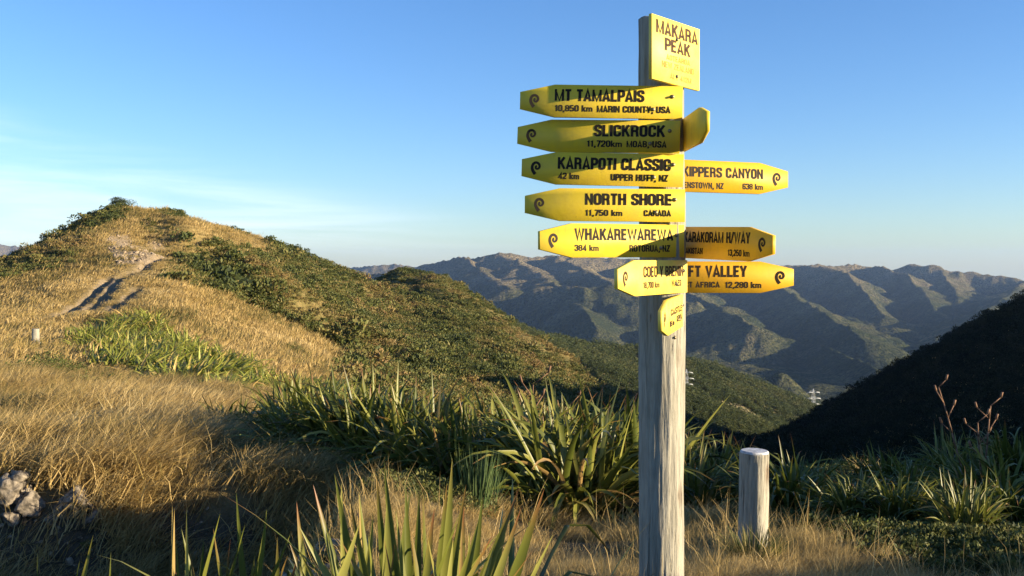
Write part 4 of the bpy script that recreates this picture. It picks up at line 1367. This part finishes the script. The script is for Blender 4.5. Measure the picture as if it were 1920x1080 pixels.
RIGHTF = [
    (1530, 11.0, 0.38, "dim flax bush next beyond the arching one, in the shaded hollow", 4, 0),
    (1600, 9.6, 0.36, "low shaded flax bush with two pale crossing leaves", 5, 0),
    (1660, 11.5, 0.38, "shaded flax bush in the middle of the hollow's row, above the bright weed", 6, 0),
    (1725, 9.6, 0.38, "shaded flax bush between the hollow's middle and the one with dead stalks", 0, 0),
    (1790, 11.0, 0.43, "flax bush behind the dead-stalked one, against the black hillside", 1, 0),
    (1845, 8.8, 0.46, "flax bush with bare branching dead stalks in the shaded hollow", 2, 3),
    (1915, 10.0, 0.46, "flax bush cut by the picture's edge beside the dead stalks", 3, 0),
    (1690, 7.6, 0.32, "dark flax clump spreading low under the bright weed in the shaded hollow", 5, 0),
    (1810, 7.0, 0.31, "lowest dark flax clump between the bright weed and the corner bush", 6, 0),
    (1590, 7.9, 0.27, "small dark flax clump where the golden grass gives way to the hollow", 0, 0),
    (1900, 7.4, 0.33, "dark flax bush low in the corner, in front of the dead-stalked one", 4, 0),
]
for i, (px, d, s, lab, v, stk) in enumerate(RIGHTF):
    flax(px, d, s, lab, G2, v, i * 1.7 + 0.4, stalks=stk)
# patch and strip on the slope
PT = [(205, 640), (240, 615), (262, 635), (225, 655), (190, 655), (275, 655), (300, 670), (250, 672), (235, 690), (330, 662), (355, 680), (310, 690), (285, 690), (385, 690), (410, 700), (365, 705), (340, 712), (432, 690), (265, 610), (215, 625), (175, 645), (290, 645), (245, 648), (270, 680), (228, 608), (252, 602), (278, 622), (200, 660), (215, 675), (238, 662), (262, 660), (285, 675), (305, 655), (322, 675), (345, 690), (330, 700), (300, 700), (265, 692), (318, 650), (372, 690), (398, 690), (420, 705), (390, 712), (168, 640), (180, 630), (232, 638)]
for i, (px, py) in enumerate(PT):
    x, y = pick(px, py + 6)
    flax(px, y, random.uniform(1.0, 1.35), "bright green flax bush crowded into the patch below the rutted track", "flax patch below the rutted track", i, i * 0.9, MIDV, squash=0.8)
ST = [(400, 735), (430, 742), (460, 738), (490, 748), (520, 752), (545, 745), (575, 755), (600, 765), (625, 755), (500, 730), (450, 722), (560, 735), (590, 738), (620, 735), (640, 765), (540, 765), (480, 725), (655, 748), (690, 752), (720, 760)]
for i, (px, py) in enumerate(ST):
    x, y = pick(px, py + 4)
    flax(px, y, random.uniform(0.7, 0.95), "yellow-green flax bush in the strip running from the patch down to the belt", "flax strip running down the slope", i + 2, i * 1.1, MIDV, squash=0.8)

# big flax close to the camera
def hero(name_label, base, leaves, filler, seed, drys=()):
    g = random.Random(seed)
    bx, by = base
    bz = gz(bx, by) - 0.03
    acc = dict(V=[], F=[], t=[], s=[])

    def add(acc, B, tip, d, wpx, tint, bow, seg=14):
        T = np.array(P3(tip[0], tip[1], d)); B = np.array(B)
        v = T - B; L = np.linalg.norm(v)
        mid = (B + T) / 2 + np.array([bow * L * 0.25, 0, 0.10 * L * abs(bow) ** 0.5 * 0.3])
        o = len(acc['V'])
        for i in range(seg + 1):
            s = i / seg
            p = (1 - s) ** 2 * B + 2 * s * (1 - s) * mid + s * s * T
            dv = 2 * (1 - s) * (mid - B) + 2 * s * (T - mid); dv /= np.linalg.norm(dv)
            fa = 0.55 + 0.75 * math.sin(tint * 57 + tip[0]); side = np.cross(dv, [-math.sin(fa), math.cos(fa), 0]); side -= dv * side.dot(dv); side /= np.linalg.norm(side)
            nr = np.cross(side, dv)
            wd = wpx / F * d
            ww = 1.75 * wd * (0.7 + 0.3 * min(1, s / 0.4)) * (1 - max(0, (s - 0.5) / 0.5) ** 1.9) if i < seg else 0
            fo = 0.30 * (1 - 0.5 * s)
            acc['V'] += [p - side * ww * 0.5 - nr * ww * fo, p, p + side * ww * 0.5 - nr * ww * fo]
            acc['t'] += [tint] * 3; acc['s'] += [s] * 3
        for i in range(seg):
            a = o + 3 * i
            acc['F'] += [[a, a + 1, a + 4, a + 3], [a + 1, a + 2, a + 5, a + 4]]
    for tx, ty, ex, wpx, tint, bow, dd in leaves:
        # the leaf crosses the picture's lower edge at ex; carry it on down to the base
        d = by + dd
        q = np.array(P3(ex, 1085, d)); t3 = np.array(P3(tx, ty, d))
        k = (q[2] - bz) / max(t3[2] - q[2], 0.05)
        B = q - (t3 - q) * min(k, 6) * 0.75
        B[2] = bz
        B[0] = q[0] + (B[0] - q[0]) * 0.6
        add(acc, B, (tx, ty), d, wpx, tint, bow)
    for i in range(filler):
        ph = g.uniform(0, 6.283)
        leaf_strip(acc, (bx + g.uniform(-0.35, 0.35), by + g.uniform(-0.25, 0.3), bz), (math.cos(ph) * 0.5, math.sin(ph) * 0.5, 1), g.uniform(0.75, 1.15), g.uniform(0.020, 0.036), g.uniform(0.5, 2.2), 10,
                   g.uniform(-1, 1), g.betavariate(2, 2.5), kink=(0.6, 8.0) if g.random() < 0.3 else None)
    V = np.array(acc['V']); off = np.array([bx, by, bz])
    acc['V'] = list(V - off)
    o = put("flax_bush", acc_mesh("flax", acc), M_FLAX, label=name_label, cat="flax bush", loc=off)
    for tx, ty, ex, wpx, tint, bow, dd in drys:
        ac = dict(V=[], F=[], t=[], s=[])
        d = by + dd
        B = np.array(P3(ex, 1085, d)); B[2] = bz
        add(ac, B, (tx, ty), d, wpx, tint, bow)
        ac['V'] = list(np.array(ac['V']) - off)
        put("dry_leaf", acc_mesh("dry_leaf", ac), M_FLAX, o, label="narrow reddish brown leaf")
    return o


hero("big spiky flax with broad upright sword leaves, filling the picture's lower edge", (P3(790, 1400, 2.75)[0], 2.75), [
    (848, 858, 822, 13, 0.62, 0.05, 0.0), (793, 926, 803, 13, 0.35, -0.05, 0.1), (786, 922, 776, 12, 0.30, 0.05, 0.15), (720, 862, 764, 11, 0.45, -0.08, 0.2),
    (725, 940, 724, 15, 0.72, 0.02, -0.05), (673, 922, 706, 12, 0.55, -0.06, 0.05), (627, 887, 702, 12, 0.42, -0.15, 0.1), (587, 908, 672, 12, 0.40, -0.12, 0.15),
    (556, 940, 590, 11, 0.66, -0.12, 0.2), (674, 982, 592, 19, 0.85, 0.22, -0.2), (1021, 915, 918, 16, 0.38, 0.06, -0.05), (974, 914, 856, 14, 0.52, 0.10, 0.0),
    (978, 950, 888, 14, 0.80, 0.10, -0.1), (1038, 1000, 950, 11, 0.86, 0.15, 0.0), (863, 958, 764, 17, 0.44, 0.15, -0.15), (870, 948, 858, 12, 0.82, 0.02, 0.05),
    (874, 908, 826, 12, 0.50, 0.04, 0.1), (880, 996, 876, 10, 0.60, 0, 0.1), (706, 888, 738, 11, 0.36, -0.06, 0.25), (640, 960, 690, 10, 0.3, -0.1, 0.3),
    (905, 930, 868, 12, 0.28, 0.08, 0.25), (838, 905, 812, 12, 0.5, 0.05, 0.3), (760, 905, 772, 10, 0.33, -0.02, 0.3), (948, 985, 905, 12, 0.65, 0.1, 0.15),
    (610, 985, 655, 11, 0.58, -0.1, 0.0), (985, 1020, 930, 12, 0.48, 0.2, 0.1), (540, 1010, 600, 10, 0.5, -0.15, 0.1), (690, 1000, 700, 14, 0.6, 0.05, -0.1),
    (815, 950, 790, 14, 0.68, -0.04, -0.12), (742, 955, 772, 13, 0.55, -0.08, -0.1), (900, 965, 845, 14, 0.6, 0.08, -0.08), (655, 930, 720, 12, 0.5, -0.12, -0.05),
    (1000, 960, 905, 13, 0.45, 0.12, 0.12), (930, 1010, 880, 14, 0.75, 0.1, -0.15), (770, 990, 790, 16, 0.5, 0.02, -0.2), (600, 950, 665, 11, 0.35, -0.14, 0.25), (850, 1010, 832, 15, 0.85, 0.0, -0.2),
    (720, 1010, 752, 14, 0.4, -0.1, -0.18), (560, 1030, 640, 12, 0.62, -0.2, -0.05), (1010, 1045, 950, 11, 0.7, 0.25, 0.05),
    (925, 1000, 800, 13, 0.8, 0.45, -0.1), (560, 985, 700, 13, 0.7, -0.45, -0.05), (640, 1015, 760, 14, 0.78, -0.5, -0.15), (1000, 1030, 860, 13, 0.66, 0.5, -0.1), (700, 960, 650, 12, 0.7, 0.35, 0.0),
    (955, 955, 870, 12, 0.74, 0.35, 0.05), (590, 1040, 680, 13, 0.5, -0.4, 0.0), (800, 1000, 850, 15, 0.76, -0.3, -0.2), (880, 1030, 800, 14, 0.6, 0.4, -0.22), (740, 1020, 690, 15, 0.82, 0.4, -0.18)], 60, 31,
    drys=[(673, 922, 694, 8, 1.0, -0.05, 0.3), (640, 905, 668, 8, 1.0, -0.08, 0.35), (866, 985, 846, 9, 1.0, 0.05, -0.05)])
hero("flax with thin reddish spears and leaves folded over at the tips", (P3(400, 1400, 2.9)[0], 2.9), [
    (413, 962, 350, 9, 0.70, 0.05, 0.0), (460, 982, 398, 12, 0.55, 0.06, -0.05), (443, 922, 478, 10, 0.45, -0.12, 0.1), (330, 1005, 342, 9, 0.62, -0.1, 0.1),
    (500, 985, 440, 11, 0.4, 0.15, 0.1), (382, 1010, 372, 11, 0.3, 0, 0.1), (540, 1040, 470, 12, 0.5, 0.2, 0.0), (432, 1010, 412, 12, 0.38, 0.05, 0.15),
    (355, 1030, 385, 10, 0.5, -0.1, 0.0), (480, 1030, 445, 12, 0.62, 0.1, -0.1), (520, 1005, 520, 11, 0.35, 0.0, 0.2), (500, 955, 420, 13, 0.6, 0.5, 0.0), (545, 1000, 430, 13, 0.7, 0.55, 0.05), (340, 990, 410, 11, 0.55, -0.4, 0.05), (450, 1020, 360, 12, 0.7, 0.5, -0.05), (400, 990, 450, 12, 0.5, -0.35, 0.1), (560, 1040, 500, 11, 0.4, 0.3, 0.1)], 55, 33,
    drys=[(327, 952, 318, 8, 1.0, -0.02, 0.0), (350, 952, 350, 8, 1.0, 0.02, -0.05), (323, 945, 322, 5, 1.0, 0.0, 0.1)])
hero("small flax shoot with one broad sunlit leaf, low in the corner", (P3(130, 1400, 2.9)[0], 2.9), [
    (175, 1002, 118, 15, 0.75, 0.10, 0.0), (208, 1034, 194, 8, 0.6, 0.08, 0.1), (70, 1035, 72, 6, 0.3, 0, 0.1), (150, 1050, 100, 9, 0.45, 0.1, 0.1), (245, 1055, 240, 5, 0.9, 0.05, 0.2)], 8, 35)

# ------------------------------------------------------------------ other plants
def shrub(px, py, size, tint, label, seed, mat, n=420, name="round_shrub", cat="shrub", leaf=0.085, group=None):
    x, y = pick(px, py)
    me = bush_mesh(n * 4, leaf * 0.5, 0.85, 11, seed)
    a = me.attributes['leaf']
    v = np.zeros(len(a.data), np.float32); a.data.foreach_get('value', v)
    a.data.foreach_set('value', (tint + 0.25 * (v - 0.5)).astype(np.float32))
    o = put(name, me, mat, label=label, cat=cat, group=group, loc=(x, y, gz(x, y) - 0.1))
    o.scale = (size, size, size)
    return o


def own_tint(name, stops):
    m, t = material(name)
    b = t.n('ShaderNodeAttribute', _attribute_name='leaf').outputs['Fac']
    finish(t, leafy(t, t.ramp(b, stops), 0.6, 0.2, 0.2))
    return m


M_SHRUB = own_tint("shrub_leaf", SCRUB_STOPS)
shrub(800, 738, 3.4, 0.30, "dark round shrub above the flax belt, nearer the black hollow of a pair", 51, M_SHRUB, 700)
shrub(722, 712, 2.6, 0.62, "brownish round shrub beside the dark one above the flax belt", 52, M_SHRUB, 600)
shrub(545, 668, 1.5, 0.35, "small dark shrub dotted in the tawny grass above the flax strip", 53, M_SHRUB)
shrub(430, 605, 1.2, 0.25, "tiny dark bush alone on the golden spur below the shadowed gully", 54, M_SHRUB)
shrub(228, 392, 2.4, 0.10, "dark bush crowning the hilltop against the sky", 55, M_SHRUB, 700)
shrub(80, 712, 1.7, 0.35, "wind-combed olive bush in the grass below the marker stump", 56, M_SHRUB, 500)
shrub(1664, 1002, 0.42, 0.72, "bright yellow-green leafy weed in the shaded hollow", 57, own_tint("weed_leaf", [(0, (0.05, 0.10, 0.02)), (1, (0.20, 0.26, 0.05))]), 260, "leafy_weed", "weed", 0.11)
# broom: upright green stems
g = np.random.default_rng(4)
acc = dict(V=[], F=[], t=[], s=[])
for i in range(170):
    ph = g.uniform(0, 6.28); q = abs(g.normal(0, 0.2))
    leaf_strip(acc, (0.16 * math.cos(ph) * g.random(), 0.16 * math.sin(ph) * g.random(), 0), (math.cos(ph) * q + 0.05, math.sin(ph) * q, 1), g.uniform(0.35, 0.62), 0.009, 0.1, 4, 0, g.uniform(0, 1))
bx, by = pick(897, 1000)
put("broom_shrub", acc_mesh("broom", acc), own_tint("broom_stem", [(0, (0.035, 0.07, 0.025)), (1, (0.10, 0.14, 0.05))]), label="fine upright green broom shrub in front of the flax belt", cat="shrub", loc=(bx, by, gz(bx, by)))
# green tuft at the short post's foot
acc = dict(V=[], F=[], t=[], s=[])
for i in range(260):
    ph = g.uniform(0, 6.28); q = g.uniform(0.1, 0.9)
    leaf_strip(acc, (0.07 * math.cos(ph), 0.05 * math.sin(ph), 0), (math.cos(ph) * q, math.sin(ph) * q, 1), g.uniform(0.14, 0.27), 0.006, 0.8, 4, 0, g.uniform(0, 1))
tx, ty = (1412 - 960) / F * 5.3, 5.3
put("grass_tussock", acc_mesh("tussock", acc), own_tint("green_blade", [(0, (0.05, 0.075, 0.02)), (0.6, (0.14, 0.15, 0.045)), (1, (0.30, 0.24, 0.09))]), label="green grass tussock at the foot of the short post", cat="tussock", loc=(tx, ty, gz(tx, ty) - 0.01))

# ------------------------------------------------------------------ rocks and log
def rock_mesh(seed, sx_, sy_, sz_):
    n, m = 34, 24
    u = np.linspace(0, 2 * math.pi, n, endpoint=False)[None, :]; v = np.linspace(0.02, math.pi - 0.02, m)[:, None]
    X = np.sin(v) * np.cos(u); Y = np.sin(v) * np.sin(u); Z = np.cos(v) + 0 * u
    g = np.random.default_rng(seed)
    rad = np.ones(X.shape)
    for k in range(20):
        nv = g.normal(0, 1, 3); nv /= np.linalg.norm(nv)
        c = g.uniform(0.45, 0.9)
        dp = X * nv[0] + Y * nv[1] + Z * nv[2]
        rad = np.minimum(rad, np.where(dp > 0.05, c / np.maximum(dp, 0.05), 9))
    rad = rad * (1 + 0.22 * fbm(X * 2 + seed, Y * 2 + Z * 3, 0.7, 4, seed))
    V = np.stack([X * rad * sx_, Y * rad * sy_, Z * rad * sz_], -1).reshape(-1, 3)
    i = np.arange(m - 1)[:, None] * n + np.arange(n)[None, :]; j = np.arange(m - 1)[:, None] * n + (np.arange(n)[None, :] + 1) % n
    q = np.stack([i + n, j + n, j, i], -1).reshape(-1, 4)
    fl = np.concatenate([q.ravel(), np.arange(n), np.arange((m - 1) * n, m * n)[::-1]])
    return new_mesh("rock", V, fl, np.concatenate([np.full(len(q), 4), [n, n]]), False)


ROCKS = [(128, 965, 0.20, "pale lichen-spotted rock with a squared top at the edge of the dark bank"), (62, 962, 0.17, "cream rock beside the tangle of stones at the picture's edge"),
         (38, 915, 0.20, "rough grey rock highest on the dark bank"), (12, 945, 0.26, "broad shadowed rock cut by the picture's edge"), (36, 945, 0.12, "small knobbly rock wedged below the highest one"),
         (150, 955, 0.22, "dark smooth rock just behind the squared pale one"), (22, 985, 0.12, "small stone lowest on the bank at the picture's edge"), (95, 985, 0.10, "little flat stone below the cream rock"),
         (178, 985, 0.14, "shaded bluish stone lowest beside the dark soil"), (50, 930, 0.10, "fist-sized pale stone just under the grass edge")]
for k, (px, py, s, lab) in enumerate(ROCKS):
    x, y = pick_real(px, py)
    o = put("rock", rock_mesh(60 + k, s * 1.0, s * 0.8, s * 0.85), M_ROCK, label=lab, cat="rock", group="rocks in the dark bank", loc=(x, y, gz(x, y) + s * 0.40))
    o.rotation_euler = (0.2 * k, 0.1 * k, k * 1.1)
# countless stones: on the bare ground and on the hill face
rk = [rock_mesh(90 + k, 1, 0.9, 0.6) for k in range(4)]
for m_ in rk:
    pass
M_SCREE = simple("scree_stone", (0.25, 0.195, 0.135), 0.95, 0, 2.0, 0.4)
proto("scree_stone", rk, M_SCREE)
x, y, z = bare
scatter("rubble", "scree_stone", x, y, z, rng.gamma(1.2, 0.022, len(x)) + 0.006, rng.uniform(0, 1, len(x)), 0.5)
k = rng.uniform(0, 1, len(x)) < 0.22
scatter("weeds", "scrub_bush", x[k], y[k], z[k] - 0.01, rng.uniform(0.04, 0.15, k.sum()), rng.uniform(0.0, 0.6, k.sum()), 0.2)
x, y, z = sample(90000, 80, 150, 195, 330)
s, o_, d = cover(x, y, z)
pxs, pys = proj(x, y, z)
k = o_ & in_poly(pxs, pys, [(175, 420), (335, 420), (335, 505), (175, 505)]) & (rng.uniform(0, 1, len(x)) < 0.022)
x, y, z = x[k], y[k], z[k]
scatter("rubble", "scree_stone", x, y, z, rng.gamma(2.0, 0.07, len(x)) + 0.06, rng.uniform(0, 1, len(x)), 0.5)

a = Vector(P3(395, 1010, 3.9)); b = Vector(P3(765, 1066, 3.7))
a.z = gz(a.x, a.y) + 0.10; b.z = gz(b.x, b.y) + 0.06
lg = round_post("fallen_log", 0.055, (b - a).length, M_LOG, 44, None, 0.8, segs=24, rings=40, rough=0.008)
lg.matrix_world = Matrix.Translation(a) @ (b - a).to_track_quat('Z', 'Y').to_matrix().to_4x4()
lg['label'] = "grey weathered log lying in the shade behind the big spiky flax"; lg['category'] = "log"

# ------------------------------------------------------------------ air
V = [(sx_ * 12000, y_, z_) for z_ in (-420, 190) for sx_, y_ in ((-1, -700), (1, -700), (1, 11500), (-1, 11500))]
hz = new_mesh("haze", V, [0, 3, 2, 1, 4, 5, 6, 7, 0, 1, 5, 4, 1, 2, 6, 5, 2, 3, 7, 6, 3, 0, 4, 7], [4] * 6, False)
m, t = material("haze")
vol = t.n('ShaderNodeVolumePrincipled', Color=(0.40, 0.60, 1.0), Density=0.000045, Anisotropy=0.2)
o = t.n('ShaderNodeOutputMaterial')
t.nt.links.new(vol.outputs[0], o.inputs['Volume'])
put("haze", hz, m, kind='stuff')
